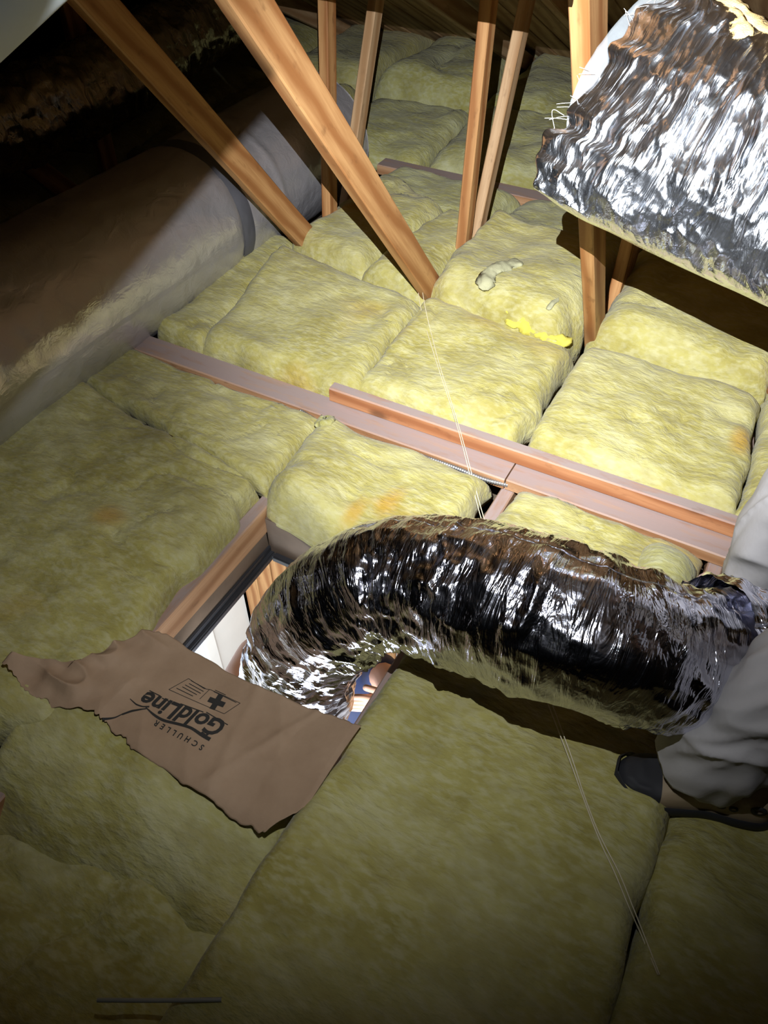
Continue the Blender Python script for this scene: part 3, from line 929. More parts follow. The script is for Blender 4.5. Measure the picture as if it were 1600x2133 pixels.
# ------------------------------------------------------------------ crumpled end of a foil duct at upper right
fe = tag(empty('foil_duct_end', (-0.2, 1.5, 0.95)), 'crumpled foil covered duct end hanging at upper right in bright light', 'duct')
A_, B_, C_, D_ = at(1085, 382, 1.32), at(1415, -50, 1.20), at(1700, 680, 1.23), at(1860, 260, 1.11)
n, m = 260, 300
s = np.linspace(0, 1, n)[:, None]
a = np.linspace(0, 2 * np.pi, m, endpoint=False)[None, :]
low = A_[None, :] * (1 - s) + C_[None, :] * s
top = B_[None, :] * (1 - s) + D_[None, :] * s
mid = (low + top) / 2
wid = (top - low) / 2
wl = np.linalg.norm(wid, axis=1)[:, None]
ax = (C_ + D_ - A_ - B_); axl = np.linalg.norm(ax) / 2; axn = ax / np.linalg.norm(ax)
wn = wid / wl
nr = np.cross(axn[None, :], wn); nr /= np.linalg.norm(nr, axis=1)[:, None]
if np.dot(nr[0], CPOS - mid[0]) < 0: nr = -nr
ca, sa = np.cos(a), np.sin(a)
U = s * axl
cw = np.sign(ca) * np.abs(ca) ** 0.9
thick = 0.012 + 0.105 * np.clip(s / 0.55, 0, 1) ** 0.8
uw = U + 0.02 * noise(U * 5 + 1, ca * 1.4, sa * 1.4, 301) + 0.008 * noise(U * 16, ca * 3, sa * 3, 302)
d = 0.010 * noise(uw * 9, ca * 1.5, sa * 1.2, 303) + 0.009 * ridged(uw * 24, ca * 1.6, sa * 1.0, 304) + 0.005 * ridged(uw * 52, ca * 3.2, sa * 2, 305) + 0.003 * ridged(uw * 90, ca * 8 + uw * 14, sa * 4, 306)
d = 0.66 * d * np.clip(0.45 + s * 6, 0.45, 1)
edge = 0.046 * noise(ca * 2.2, sa * 0.6, 0.5, 310) + 0.018 * noise(ca * 8, sa * 2, 0.5, 311)
V = (mid[:, None, :] + wid[:, None, :] * cw[..., None] * (1 + 0.02 * noise(U * 12, ca, sa, 312))[..., None]
     + nr[:, None, :] * (thick * np.sign(sa) * np.abs(sa) ** 0.8 + d * np.where(sa > 0, 1, -0.4))[..., None]
     + axn[None, None, :] * (edge * np.exp(-s / 0.12))[..., None])
V = V + np.array([0, 0, -1.0])[None, None, :] * (0.013 * np.sin(np.pi * np.clip(s, 0, 1)) * (ca < 0) * np.abs(ca))[..., None]
uv = np.stack([U + 0 * a, a * 0.16 + 0 * U], -1).reshape(-1, 2)
f = grid_faces(n, m, True)
f.append(list(range(m))[::-1])
f.append([(n - 1) * m + j for j in range(m)])
rel(link('foil_jacket', mesh_from('foil_jacket', V.reshape(-1, 3), f, M['foil_bag'], uv=uv)), fe)

# clear film standing off the end, loose threads, torn wool along the top
k1, k2 = 26, 10
tt = np.linspace(0.28, 1.0, k1)[:, None]
qq = np.linspace(0, 1, k2)[None, :]
e0 = A_ * 1.0; e1 = B_
base = e0[None, None, :] * (1 - tt[..., None]) + e1[None, None, :] * tt[..., None]
out = (-axn) * 0.055
V = base + out[None, None, :] * (qq * np.sin(np.pi * np.clip((tt - 0.28) / 0.72, 0, 1) * 0.9 + 0.05) ** 0.6)[..., None] + nr[0] * (0.004 * noise(tt * 30, qq * 4, 0, 9))[..., None] + axn * 0.018
fo = rel(link('film_sleeve', mesh_from('film_sleeve', V.reshape(-1, 3), grid_faces(k1, k2), M['film'])), fe)
sm = fo.modifiers.new('thick', 'SOLIDIFY'); sm.thickness = 0.0006
fo['label'] = 'clear plastic film sleeve'


def thread(name, P, r, mat, parent, n=40, m=6):
    Q, tg, u = sweep(P, n)
    sd, up = frames(tg, np.array([0.3, 0.2, 0.93]))
    a = np.linspace(0, 2 * np.pi, m, endpoint=False)
    V = Q[:, None, :] + r * (np.cos(a)[None, :, None] * sd[:, None, :] + np.sin(a)[None, :, None] * up[:, None, :])
    o = link(name, mesh_from(name, V.reshape(-1, 3), grid_faces(n, m, True), mat))
    if parent is not None: rel(o, parent)
    return o


thread('hanging_cord', [L0 - ld * 0.08, L0 - ld * 0.08 + np.array([0, 0, 0.4]), L0 - ld * 0.08 + np.array([0.01, 0, 0.62])], 0.003, M['rubber'], wl_)
thread('loose_thread', [at(1240, 215, 1.285), at(1262, 172, 1.275), at(1282, 120, 1.265), at(1320, 75, 1.26), at(1372, 38, 1.25), at(1395, 10, 1.25)], 0.0014, M['thread'], fe)
thread('loose_thread', [at(1160, 290, 1.30), at(1150, 230, 1.31), at(1175, 240, 1.30)], 0.0004, M['thread'], fe)
rng = random.Random(5)
for i in range(26):
    t_ = rng.uniform(0.3, 0.98)
    p = A_ * (1 - t_) + B_ * t_ + nr[0] * rng.uniform(0, 0.01)
    q = p + (-axn) * rng.uniform(0.007, 0.036) + wn[0] * rng.uniform(-0.024, 0.024) + nr[0] * rng.uniform(-0.012, 0.018)
    thread('frayed_fibre', [p, (p + q) / 2 + nr[0] * 0.005, q], 0.00035, M['thread'], fe, n=6, m=4)
tw = blob_strip('torn_wool', [at(1478, -10, 1.185), at(1505, 8, 1.18), at(1535, 18, 1.17), at(1562, 40, 1.155), at(1590, 62, 1.145), at(1625, 110, 1.13)], 0.018, M['wool_tan'], fe, 33, rough=0.6)
tw['label'] = 'torn tan wool sticking out of the top'
tw = blob_strip('torn_wool', [at(1525, 15, 1.15), at(1545, 50, 1.135), at(1552, 85, 1.12)], 0.013, M['wool_tan'], fe, 35, rough=0.8)

# ------------------------------------------------------------------ torn kraft paper with print
TOPE = np.array([(-1.125, 0.428), (-1.01, 0.485), (-0.978, 0.572), (-0.945, 0.628), (-0.90, 0.641), (-0.73, 0.632), (-0.55, 0.640), (-0.45, 0.645), (-0.404, 0.646)])
BOTE = np.array([(-1.13, 0.405), (-1.06, 0.388), (-0.985, 0.392), (-0.905, 0.414), (-0.865, 0.410), (-0.78, 0.399), (-0.60, 0.392), (-0.472, 0.380), (-0.412, 0.455)])


def paper_z(x, y):
    z = 0.072 + 0.007 * noise(x * 7, y * 7, 0.4, 401) + 0.004 * ridged(x * 9 + y * 6, y * 5, 0.2, 402)
    left = np.clip((-0.86 - x) / 0.12, 0, 1)
    z = z + left * 0.018 + left * (0.012 * ridged(x * 14, y * 22, 0.3, 403) + 0.006 * noise(x * 30, y * 30, 1, 404))
    z = z + 0.03 * np.clip((-1.05 - x) / 0.07, 0, 1) ** 2
    z = z - 0.02 * np.clip((0.42 - y) / 0.05, 0, 1) ** 2
    z = z + 0.022 * np.clip((x + 0.52) / 0.1, 0, 1)
    # crease lines
    z = z + 0.004 * np.exp(-((x + 0.62 + 0.2 * (y - 0.5)) / 0.012) ** 2) + 0.0035 * np.exp(-((x + 0.575 - 0.5 * (y - 0.5)) / 0.010) ** 2)
    return z


n, m = 200, 70
sk = np.linspace(0, 1, 9)
ss = np.linspace(0, 1, n)
te = np.stack([np.interp(ss, sk, TOPE[:, k]) for k in (0, 1)], -1)
be = np.stack([np.interp(ss, sk, BOTE[:, k]) for k in (0, 1)], -1)
te[:, 1] += 0.0025 * noise(ss * 40, 0 * ss, 1, 3); be[:, 1] += 0.006 * noise(ss * 30, 0 * ss, 1, 4) + 0.003 * noise(ss * 90, 0 * ss, 1, 5)
tt = np.linspace(0, 1, m)[None, :, None]
XY = te[:, None, :] * (1 - tt) + be[:, None, :] * tt
Z = paper_z(XY[..., 0], XY[..., 1])
V = np.concatenate([XY, Z[..., None]], -1).reshape(-1, 3)
pp = tag(empty('kraft_paper', (-0.7, 0.52, 0.07)), 'torn brown kraft paper facing with dark print beside the hatch', 'paper')
po = rel(link('sheet', mesh_from('sheet', V, grid_faces(n, m), M['kraft'])), pp)
sm = po.modifiers.new('thick', 'SOLIDIFY'); sm.thickness = 0.0012; sm.offset = -1


def text_mesh(body, size, shear=0.0, bold=0.0, space=1.0):
    cu = bpy.data.curves.new('t', 'FONT')
    cu.body = body; cu.size = size; cu.shear = shear; cu.offset = bold; cu.space_character = space
    cu.resolution_u = 3
    o = bpy.data.objects.new('t', cu); COL.objects.link(o)
    dg = bpy.context.evaluated_depsgraph_get(); dg.update()
    me = bpy.data.meshes.new_from_object(o.evaluated_get(dg))
    bpy.data.objects.remove(o); bpy.data.curves.remove(cu)
    return me


PR = math.radians(187)                        # the print reads towards -X, its top towards the camera
ux, uy = math.cos(PR), math.sin(PR)


def lay(name, me, ox, oy, sx=1.0, sy=1.0, rot=PR):
    """lay a flat mesh on the paper"""
    bm = bmesh.new(); bm.from_mesh(me)
    bmesh.ops.subdivide_edges(bm, edges=[e for e in bm.edges if e.calc_length() > 0.006], cuts=2)
    bmesh.ops.triangulate(bm, faces=bm.faces[:])
    c_, s_ = math.cos(rot), math.sin(rot)
    xs_, ys_ = [], []
    for v in bm.verts:
        X, Y = v.co.x * sx, v.co.y * sy
        v.co.x = ox + c_ * X - s_ * Y
        v.co.y = oy + s_ * X + c_ * Y
        v.co.z = 0
        xs_.append(v.co.x); ys_.append(v.co.y)
    zz_ = paper_z(np.array(xs_), np.array(ys_)) + 0.0011
    for v, z_ in zip(bm.verts, zz_): v.co.z = float(z_)
    out_ = bpy.data.meshes.new(name)
    bm.to_mesh(out_); bm.free()
    out_.materials.clear(); out_.materials.append(M['ink'])
    return rel(link(name, out_), pp)


def width(me):
    xs_ = [v.co.x for v in me.vertices]
    return max(xs_) - min(xs_)


def poly_mesh(pts):
    me = bpy.data.meshes.new('p')
    me.from_pydata([(p[0], p[1], 0) for p in pts], [], [list(range(len(pts)))])
    return me


tm = text_mesh('GoldLine', 0.056, 0.22, 0.0016)
lay('printed_word', tm, -0.650, 0.534, 0.192 / width(tm), 0.95)
tm = text_mesh('SCHULLER', 0.017, 0.0, 0.0004, 1.9)
lay('printed_name', tm, -0.662, 0.470, 0.122 / width(tm), 1.0, math.radians(181))


def ribbon(pts, w):
    P = np.array(pts, float)
    tg = np.gradient(P, axis=0); tg /= np.linalg.norm(tg, axis=1)[:, None]
    nn = np.stack([-tg[:, 1], tg[:, 0]], -1)
    w = np.asarray(w)[:, None]
    L_, R_ = P + nn * w / 2, P - nn * w / 2
    me = bpy.data.meshes.new('r')
    V_ = [(p[0], p[1], 0) for p in np.concatenate([L_, R_])]
    q = len(P)
    me.from_pydata(V_, [], [(i, i + 1, q + i + 1, q + i) for i in range(q - 1)])
    return me


# swoosh under the word: a rising roof-like line (coordinates in the plane of the print, metres)
sw = np.array([(0.000, 0.016), (0.02, 0.021), (0.045, 0.031), (0.07, 0.036), (0.095, 0.037), (0.115, 0.040), (0.135, 0.049), (0.148, 0.058)])
us = np.linspace(0, 1, 30)
kx = np.linspace(0, 1, len(sw))
swp = np.stack([np.interp(us, kx, sw[:, 0]), np.interp(us, kx, sw[:, 1])], -1)
for _ in range(4): swp[1:-1] = (swp[:-2] + 2 * swp[1:-1] + swp[2:]) / 4


def on_print(px, py):
    p = at_z(px, py, 0.072)
    return p[0], p[1]


def img_ribbon(name, pix, w):
    P = np.array([on_print(*p) for p in pix])
    q = np.linspace(0, 1, 26); kx_ = np.linspace(0, 1, len(P))
    P = np.stack([np.interp(q, kx_, P[:, k]) for k in (0, 1)], -1)
    for _ in range(3): P[1:-1] = (P[:-2] + 2 * P[1:-1] + P[2:]) / 4
    ww = np.interp(q, np.linspace(0, 1, len(w)), w)
    me = ribbon(P, ww)
    return lay(name, me, 0, 0, rot=0)


img_ribbon('printed_swoosh', [(305, 1476), (320, 1490), (340, 1502), (370, 1508), (400, 1518), (420, 1532), (438, 1541)], [0.002, 0.005, 0.006, 0.006, 0.006, 0.007, 0.008])
img_ribbon('printed_swoosh', [(272, 1458), (285, 1470), (298, 1475), (312, 1474)], [0.0015, 0.003, 0.003, 0.004])
img_ribbon('printed_swoosh', [(420, 1526), (428, 1534), (436, 1528)], [0.005, 0.006, 0.003])
img_ribbon('printed_swoosh', [(255, 1490), (275, 1483), (300, 1480), (308, 1478)], [0.004, 0.005, 0.003, 0.003])
# box with a cross
bx = [(393, 1414), (438, 1436), (500, 1466), (467, 1488), (422, 1464), (355, 1436)]
for p, q in (((393, 1414), (352, 1437)), ((438, 1436), (500, 1463)), ((500, 1463), (467, 1487)), ((467, 1487), (352, 1437)), ((393, 1414), (425, 1434)), ((425, 1434), (438, 1436)), ((436, 1436), (416, 1456))):
    img_ribbon('printed_rule', [p, ((p[0] + q[0]) / 2, (p[1] + q[1]) / 2), q], [0.0012] * 3)
cx, cy = on_print(451, 1462)
cr = [(-1, -3), (1, -3), (1, -1), (3, -1), (3, 1), (1, 1), (1, 3), (-1, 3), (-1, 1), (-3, 1), (-3, -1), (-1, -1)]
lay('printed_cross', poly_mesh([(p[0] * 0.0062, p[1] * 0.0062) for p in cr][::-1]), cx, cy)
for (p, q) in (((398, 1418), (428, 1434)), ((394, 1424), (424, 1440)), ((386, 1427), (418, 1444)), ((380, 1431), (410, 1447)), ((368, 1434), (402, 1450)),
               ((445, 1440), (492, 1462)), ((448, 1437), (470, 1447))):
    img_ribbon('printed_rule', [p, ((p[0] + q[0]) / 2, (p[1] + q[1]) / 2), q], [0.0016] * 3)
for (p, q) in (((312, 1440), (335, 1451)), ((338, 1455), (372, 1470)), ((376, 1466), (424, 1484)), ((430, 1484), (475, 1511))):
    img_ribbon('printed_small_line', [p, ((p[0] + q[0]) / 2, (p[1] + q[1]) / 2), q], [0.0022] * 3)
img_ribbon('torn_slit', [(216, 1503), (240, 1497), (262, 1486), (285, 1482)], [0.006, 0.003, 0.002, 0.001])

# ------------------------------------------------------------------ cord, armoured cable, rod, sticks
bpy.context.view_layer.update()
DG = bpy.context.evaluated_depsgraph_get()


def top_z(x, y, dflt=0.08):
    hit, loc, nor, idx, ob, mat = SC.ray_cast(DG, (x, y, 0.30), (0, 0, -1))
    return loc.z if hit else dflt


cd = tag(empty('cord', (-0.6, 1.5, 0.1)), 'thin pale doubled cord trailing over the batts under the flexible duct', 'cord')
pix = [(845, 455, .27), (866, 560, .25), (880, 640, .19), (915, 760, .15), (950, 880, .145), (975, 980, .12), (1000, 1075, .115), (1060, 1220, .11), (1120, 1400, .11), (1185, 1570, .11), (1215, 1650, .11), (1250, 1735, .11), (1280, 1805, .11), (1325, 1920, .11), (1372, 2030, .11)]
anchors = [(868, 565, None), (880, 640, None), (896, 700, None), (915, 765, None), (955, 893, 0.098), (1004, 1080, None), (1050, 1210, 0.10), (1120, 1400, 0.10), (1185, 1570, None), (1212, 1648, None), (1240, 1725, None),
           (1262, 1775, None), (1285, 1820, None), (1312, 1885, None), (1340, 1950, None), (1372, 2030, None)]
for s_, off in ((0, -2.5), (1, 4.0)):
    pts = []
    for i, (px, py, z) in enumerate(anchors):
        xo = px + off * (1 + 0.5 * math.sin(i * 1.1 + s_))
        if z is None:
            z = 0.12
            for _ in range(4):
                p = at_z(xo, py, z)
                z = max(top_z(p[0], p[1]), 0.02) + 0.007
        pts.append(at_z(xo, py, z))
    thread('strand', pts, 0.0012, M['cord'], cd, n=220)

ac = tag(empty('armoured_cable', (-0.7, 1.45, 0.02)), 'silver armoured cable along the front edge of the strongback', 'cable')
P = [at_z(632, 850, 0.03), at_z(680, 878, 0.028), at_z(760, 905, 0.036), at_z(850, 932, 0.03), at_z(950, 966, 0.028), at_z(1010, 990, 0.026), at_z(1062, 1003, 0.02)]
P = [p + np.array([0, -0.016, 0]) for p in P]
Q, tg, u = sweep(P, 420)
sd, up = frames(tg, UPV)
a = np.linspace(0, 2 * np.pi, 10, endpoint=False)
rr = 0.0065 + 0.0012 * np.sin(u * 2 * np.pi / 0.007)[:, None] + 0 * a[None, :]
V = Q[:, None, :] + rr[..., None] * (np.cos(a)[None, :, None] * sd[:, None, :] + np.sin(a)[None, :, None] * up[:, None, :])
f = grid_faces(420, 10, True); f.append(list(range(10))[::-1]); f.append([419 * 10 + j for j in range(10)])
rel(link('sheath', mesh_from('sheath', V.reshape(-1, 3), f, M['galvanised'])), ac)
rod = thread('support_rod', [at_z(203, 2083, 0.09), at_z(330, 2084, 0.095), at_z(462, 2082, 0.10)], 0.0035, M['grey_rod'], None, n=8, m=8)
tag(rod, 'thin pale rod lying in the dark at lower left', 'rod')

# ------------------------------------------------------------------ people


def skin_mesh(name, joints, bones, mat, sub=2, root=0):
    """continuous skin over a skeleton: joints = [(x, y, z, rx, ry)]"""
    me = bpy.data.meshes.new(name)
    me.from_pydata([j[:3] for j in joints], bones, [])
    o = bpy.data.objects.new(name, me); COL.objects.link(o)
    md = o.modifiers.new('s', 'SKIN'); md.use_smooth_shade = True
    for i, j in enumerate(joints):
        me.skin_vertices[0].data[i].radius = (j[3], j[4] if len(j) > 4 else j[3])
        me.skin_vertices[0].data[i].use_root = (i == root)
    sb_ = o.modifiers.new('u', 'SUBSURF'); sb_.levels = sub; sb_.render_levels = sub
    dg = bpy.context.evaluated_depsgraph_get(); dg.update()
    out_ = bpy.data.meshes.new_from_object(o.evaluated_get(dg))
    bpy.data.objects.remove(o); bpy.data.meshes.remove(me)
    out_.name = name
    out_.materials.clear(); out_.materials.append(mat)
    out_.polygons.foreach_set('use_smooth', [True] * len(out_.polygons))
    return out_


def limb_cloth(name, P, radii, mat, parent, seed=0, fold=0.012, step=0.005, m=90, cuff=True, axes=None):
    """one trouser leg or sleeve: a tapered tube with sagging folds"""
    Q, tg, u = sweep(P, 40)
    n = int(u[-1] / step)
    Q, tg, u = sweep(P, n)
    sd, up = frames(tg, np.array([1.0, 0, 0]))
    a = np.linspace(0, 2 * np.pi, m, endpoint=False)[None, :]
    ca, sa = np.cos(a), np.sin(a)
    U = u[:, None]
    R = np.interp(u / u[-1], np.linspace(0, 1, len(radii)), radii)[:, None]
    tilt = 0.05 * ca + 0.04 * sa
    uw = U + tilt + 0.03 * noise(U * 4, ca * 1.1, sa * 1.1, seed)
    lowf = np.interp(u / u[-1], [0, 0.25, 0.5, 0.75, 1], [1.3, 1.2, 0.7, 0.8, 0.5])[:, None]
    d = fold * lowf * (0.8 * ridged(uw * 11, ca * 0.9, sa * 0.9, seed + 1) * 0.8 + 0.5 * noise(uw * 18, ca * 1.4, sa * 1.4, seed + 2))
    d = d + 0.4 * fold * ridged(uw * 16 + 3 * ca, ca * 2.2, sa * 2.2, seed + 3) + 0.012 * noise(U * 5, ca * 1.3, sa * 1.3, seed + 4)
    rr = R + d
    V = Q[:, None, :] + rr[..., None] * (ca[..., None] * sd[:, None, :] + sa[..., None] * up[:, None, :])
    # hem turned in
    inner = Q[0] + tg[0] * 0.03 + (rr[0] * 0.9)[:, None] * (np.cos(a[0])[:, None] * sd[0] + np.sin(a[0])[:, None] * up[0])
    V = np.concatenate([inner[None], V])
    f = grid_faces(n + 1, m, True)
    f.append([n * m + j for j in range(m)])
    o = link(name, mesh_from(name, V.reshape(-1, 3), f, mat))
    return rel(o, parent)


# person standing astride the duct on the right; only the legs reach into the picture
pe = tag(empty('person', (0.25, 1.05, 0.03)), 'person in loose grey trousers and tan shoes standing astride the silver duct', 'person')
aF, kF, hF = np.array([0.222, 0.862, 0.14]), np.array([0.28, 0.888, 0.49]), np.array([0.36, 0.95, 0.92])
aR, kR, hR = np.array([0.245, 1.275, 0.14]), np.array([0.220, 1.235, 0.50]), np.array([0.36, 1.15, 0.92])
jt = [(0.37, 1.05, 0.95, 0.14, 0.11), (0.40, 1.05, 1.15, 0.135, 0.10), (0.40, 1.05, 1.36, 0.15, 0.10), (0.39, 1.05, 1.46, 0.06, 0.06), (0.36, 1.05, 1.56, 0.075, 0.085), (0.35, 1.05, 1.66, 0.07, 0.08),
      (*hF, 0.085, 0.085), (*kF, 0.055, 0.055), (*(aF + [0, 0, -0.02]), 0.038, 0.038), (*hR, 0.085, 0.085), (*kR, 0.055, 0.055), (*(aR + [0, 0, -0.02]), 0.038, 0.038),
      (0.40, 0.86, 1.38, 0.055, 0.055), (0.44, 0.80, 1.10, 0.042, 0.042), (0.40, 0.80, 0.86, 0.03, 0.03),
      (0.40, 1.24, 1.38, 0.055, 0.055), (0.44, 1.30, 1.10, 0.042, 0.042), (0.40, 1.30, 0.86, 0.03, 0.03), (0.30, 1.05, 1.56, 0.02, 0.02)]
bn = [(0, 1), (1, 2), (2, 3), (3, 4), (4, 5), (0, 6), (6, 7), (7, 8), (0, 9), (9, 10), (10, 11), (2, 12), (12, 13), (13, 14), (2, 15), (15, 16), (16, 17), (4, 18)]


def add_hand(jt, bn, wrist, dirv, side, palm_n, s=1.0):
    """palm and five bent fingers growing from joint number wrist"""
    w = np.array(jt[wrist][:3]); dirv = np.array(dirv, float); dirv /= np.linalg.norm(dirv)
    side = np.array(side, float); side /= np.linalg.norm(side); palm_n = np.array(palm_n, float); palm_n /= np.linalg.norm(palm_n)
    jt.append((*(w + dirv * 0.05 * s), 0.022 * s, 0.03 * s)); pi_ = len(jt) - 1; bn.append((wrist, pi_))
    for k_, (off, ln) in enumerate(((-0.030, 0.060), (-0.010, 0.075), (0.010, 0.080), (0.030, 0.072))):
        b = w + dirv * 0.095 * s + side * off * s
        jt.append((*b, 0.0095 * s)); i0 = len(jt) - 1; bn.append((pi_, i0))
        jt.append((*(b + dirv * ln * 0.5 * s + palm_n * 0.012 * s), 0.0085 * s)); bn.append((i0, len(jt) - 1)); i0 = len(jt) - 1
        jt.append((*(b + dirv * ln * 0.8 * s + palm_n * 0.04 * s), 0.007 * s)); bn.append((i0, len(jt) - 1))
    b = w + dirv * 0.035 * s + side * 0.036 * s + palm_n * 0.012 * s
    jt.append((*b, 0.011 * s)); i0 = len(jt) - 1; bn.append((pi_, i0))
    jt.append((*(b + side * 0.02 * s + dirv * 0.035 * s + palm_n * 0.015 * s), 0.0095 * s)); bn.append((i0, len(jt) - 1))


add_hand(jt, bn, 14, (-0.1, 0, -1), (-1, 0, 0), (0, 1, 0))
add_hand(jt, bn, 17, (-0.1, 0, -1), (-1, 0, 0), (0, -1, 0))
rel(link('body', skin_mesh('body', jt, bn, M['skin'])), pe)
limb_cloth('trouser_leg', [aF + [-0.028, 0.008, 0.004], aF + [-0.014, 0.004, 0.06], (aF + kF) / 2 + [-0.006, 0.0, 0], kF, (kF + hF) / 2, hF + [0, 0.02, 0.02]], [0.081, 0.086, 0.080, 0.074, 0.078, 0.09, 0.11], M['trousers'], pe, 501)
limb_cloth('trouser_leg', [aR + [0, 0, -0.055], aR + [0, 0, 0.05], (aR + kR) / 2, kR, (kR + hR) / 2, hR + [0, -0.02, 0.02]], [0.098, 0.104, 0.10, 0.10, 0.098, 0.105, 0.12], M['trousers'], pe, 533)
sh = [(0.37, 1.05, 0.84, 0.20, 0.17), (0.40, 1.05, 1.15, 0.155, 0.12), (0.40, 1.05, 1.36, 0.17, 0.115), (0.39, 1.05, 1.42, 0.08, 0.08), (0.40, 0.86, 1.38, 0.075, 0.075), (0.43, 0.82, 1.22, 0.065, 0.065), (0.40, 1.24, 1.38, 0.075, 0.075), (0.43, 1.28, 1.22, 0.065, 0.065)]
rel(link('shirt', skin_mesh('shirt', sh, [(0, 1), (1, 2), (2, 3), (2, 4), (4, 5), (2, 6), (6, 7)], M['dark_shirt'])), pe)
rel(link('trouser_seat', skin_mesh('trouser_seat', [(0.37, 1.05, 1.0, 0.18, 0.145), (0.365, 1.05, 0.9, 0.175, 0.15), (0.36, 0.965, 0.80, 0.12, 0.12), (0.36, 1.135, 0.80, 0.12, 0.12)], [(0, 1), (1, 2), (1, 3)], M['trousers'])), pe)
rel(link('hair', skin_mesh('hair', [(0.37, 1.05, 1.63, 0.085, 0.09), (0.36, 1.05, 1.69, 0.07, 0.075), (0.41, 1.05, 1.57, 0.06, 0.07)], [(0, 1), (0, 2)], M['hair'])), pe)


def shoe(name, heel, toe, z0, parent):
    """low work shoe: upper, rubber sole with turned-up heel and toe, tongue marks"""
    heel = np.array([heel[0], heel[1], z0]); toe = np.array([toe[0], toe[1], z0])
    L = np.linalg.norm(toe - heel); X = (toe - heel) / L; Y = np.cross([0, 0, 1], X); Z = np.array([0, 0, 1.0])
    # outline half width along the foot
    ks = [0, .04, .12, .25, .42, .60, .74, .86, .95, 1.0]
    wl = [.012, .026, .034, .036, .033, .043, .050, .045, .028, .008]
    ht = [.062, .078, .090, .100, .098, .078, .062, .056, .050, .030]
    n, m = 60, 40
    s = np.linspace(0, 1, n)
    w = np.interp(s, ks, wl); h = np.interp(s, ks, ht)
    for _ in range(4):
        w[1:-1] = (w[:-2] + 2 * w[1:-1] + w[2:]) / 4; h[1:-1] = (h[:-2] + 2 * h[1:-1] + h[2:]) / 4
    a = np.linspace(0, np.pi, m)[None, :]
    yy_ = w[:, None] * np.sign(np.cos(a)) * np.abs(np.cos(a)) ** 0.55
    zz_ = 0.02 + (h[:, None] - 0.02) * np.abs(np.sin(a)) ** 0.7 + 0.0015 * noise(s[:, None] * 20, a * 3, 0, 7)
    V = heel + (s * L)[:, None, None] * X + yy_[..., None] * Y + zz_[..., None] * Z
    root = link(name, mesh_from(name, V.reshape(-1, 3), grid_faces(n, m), M['shoe_tan']))
    rel(root, parent)
    # sole
    ring, zb_ = [], []
    for sg in (1, -1):
        idx = range(n) if sg > 0 else range(n - 2, 0, -1)
        for i in idx:
            ring.append((s[i], sg * (w[i] + 0.006)))
            e = max(0, (s[i] - 0.85) / 0.15) + max(0, (0.10 - s[i]) / 0.10)
            zb_.append(0.030 + 0.030 * min(1, e))
    Vs, q = [], len(ring)
    for lv in range(4):
        for (si, wi), zt_ in zip(ring, zb_):
            sc = (0.97, 1.02, 1.02, 0.94)[lv]
            zz1 = (0.0, 0.004, zt_ - 0.003, zt_)[lv]
            Vs.append(heel + X * (L * (0.5 + (si - 0.5) * (1.02 if lv in (1, 2) else 1.0))) + Y * wi * sc + Z * zz1)
    fs = grid_faces(4, q, True); fs.append(list(range(q))[::-1])
    so_ = link('sole', mesh_from('sole', np.array(Vs), fs, M['rubber']))
    so_.parent = root; so_.matrix_parent_inverse = root.matrix_world.inverted() @ Matrix.Translation(-parent.location) if False else Matrix.Identity(4)
    n0 = int(n * 0.72)
    Vt = V[n0:].copy() + 0.0025 * ((V[n0:] - (heel + X * L * 0.8 + Z * 0.03)) / 0.05)
    tc = link('toe_shade', mesh_from('toe_shade', Vt.reshape(-1, 3), grid_faces(n - n0, m), M['rubber']))  # black toe shell: rubber rand plus the duct's shadow put into the colour
    tc.parent = root
    # eyelets and round badge on the side facing the camera (-Y side)
    for (si, zi, r0) in ((0.30, 0.062, 0.008), (0.37, 0.060, 0.008), (0.16, 0.070, 0.014)):
        wi = float(np.interp(si, s, w))
        a2 = np.linspace(0, 2 * np.pi, 20, endpoint=False)
        sg = 1 if Y[1] < 0 else -1
        Vb = []
        for lv, rr_ in ((0, 1.0), (1, 1.0), (1, 0.5)):
            for t_ in a2:
                Vb.append(heel + X * (si * L + rr_ * r0 * math.cos(t_)) + Y * sg * (wi * (1.0 if zi < .068 else .93) + 0.001 + 0.003 * lv) + Z * (zi + rr_ * r0 * math.sin(t_)))
        ob = link('eyelet', mesh_from('eyelet', np.array(Vb), grid_faces(3, 20, True), M['rubber']))
        ob.parent = root
    return root


shoe('shoe', (0.362, 0.880), (0.072, 0.808), 0.045, pe)['label'] = 'tan work shoe with black rubber sole'
shoe('shoe', (0.345, 1.29), (0.08, 1.24), 0.045, pe)

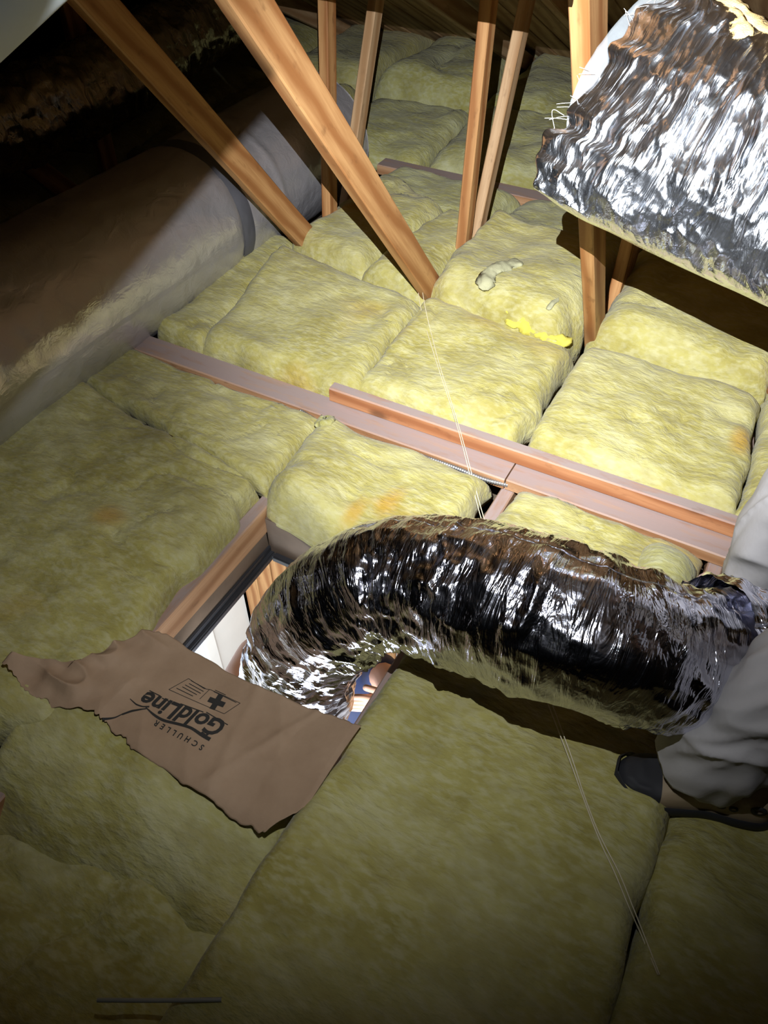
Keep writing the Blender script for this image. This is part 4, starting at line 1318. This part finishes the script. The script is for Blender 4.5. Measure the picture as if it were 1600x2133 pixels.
# person in the room below reaching up round the duct
pl = tag(empty('person', (-0.85, 1.2, RZ)), 'person in blue shirt below the hatch reaching up around the duct', 'person')
jt = [(-0.86, 1.28, -1.28, 0.13, 0.10), (-0.86, 1.28, -1.05, 0.125, 0.10), (-0.86, 1.26, -0.84, 0.14, 0.10), (-0.86, 1.25, -0.70, 0.055, 0.055), (-0.86, 1.22, -0.60, 0.075, 0.085), (-0.86, 1.22, -0.50, 0.07, 0.08),
      (-0.77, 1.28, -1.36, 0.085, 0.085), (-0.76, 1.26, -1.78, 0.055, 0.055), (-0.76, 1.30, RZ + 0.07, 0.04, 0.04), (-0.95, 1.28, -1.36, 0.085, 0.085), (-0.96, 1.26, -1.78, 0.055, 0.055), (-0.96, 1.30, RZ + 0.07, 0.04, 0.04),
      (-0.70, 1.25, -0.78, 0.06, 0.06), (-0.595, 1.12, -0.56, 0.045, 0.045), (-0.50, 0.98, -0.38, 0.034, 0.034),
      (-1.02, 1.22, -0.78, 0.06, 0.06), (-1.06, 1.05, -0.62, 0.045, 0.045), (-0.98, 0.86, -0.48, 0.034, 0.034),
      (-0.76, 1.16, RZ + 0.035, 0.035, 0.03), (-0.96, 1.16, RZ + 0.035, 0.035, 0.03), (-0.86, 1.13, -0.57, 0.018, 0.018)]
bn = [(0, 1), (1, 2), (2, 3), (3, 4), (4, 5), (0, 6), (6, 7), (7, 8), (0, 9), (9, 10), (10, 11), (2, 12), (12, 13), (13, 14), (2, 15), (15, 16), (16, 17), (8, 18), (11, 19), (4, 20)]
add_hand(jt, bn, 14, (-0.5, -0.6, 0.3), (0, 0, 1), (-1, 0, 0))
add_hand(jt, bn, 17, (0.6, -0.5, 0.2), (0, 0, 1), (1, 0, 0))
rel(link('body', skin_mesh('body', jt, bn, M['skin'])), pl)
st = [(-0.86, 1.28, -1.32, 0.155, 0.125), (-0.86, 1.28, -1.05, 0.15, 0.12), (-0.86, 1.26, -0.84, 0.16, 0.115), (-0.86, 1.25, -0.755, 0.07, 0.07), (-0.69, 1.25, -0.78, 0.08, 0.08), (-0.62, 1.16, -0.63, 0.068, 0.068), (-1.02, 1.22, -0.78, 0.08, 0.08), (-1.055, 1.10, -0.66, 0.068, 0.068)]
rel(link('shirt', skin_mesh('shirt', st, [(0, 1), (1, 2), (2, 3), (2, 4), (4, 5), (2, 6), (6, 7)], M['blue_shirt'])), pl)
lg = [(-0.86, 1.28, -1.30, 0.15, 0.125), (-0.77, 1.28, -1.40, 0.10, 0.10), (-0.76, 1.26, -1.78, 0.075, 0.075), (-0.76, 1.30, RZ + 0.05, 0.065, 0.065), (-0.95, 1.28, -1.40, 0.10, 0.10), (-0.96, 1.26, -1.78, 0.075, 0.075), (-0.96, 1.30, RZ + 0.05, 0.065, 0.065)]
rel(link('trousers', skin_mesh('trousers', lg, [(0, 1), (1, 2), (2, 3), (0, 4), (4, 5), (5, 6)], M['jeans'])), pl)
rel(link('hair', skin_mesh('hair', [(-0.86, 1.24, -0.53, 0.085, 0.09), (-0.86, 1.24, -0.47, 0.07, 0.075), (-0.86, 1.29, -0.6, 0.05, 0.07)], [(0, 1), (0, 2)], M['hair'])), pl)
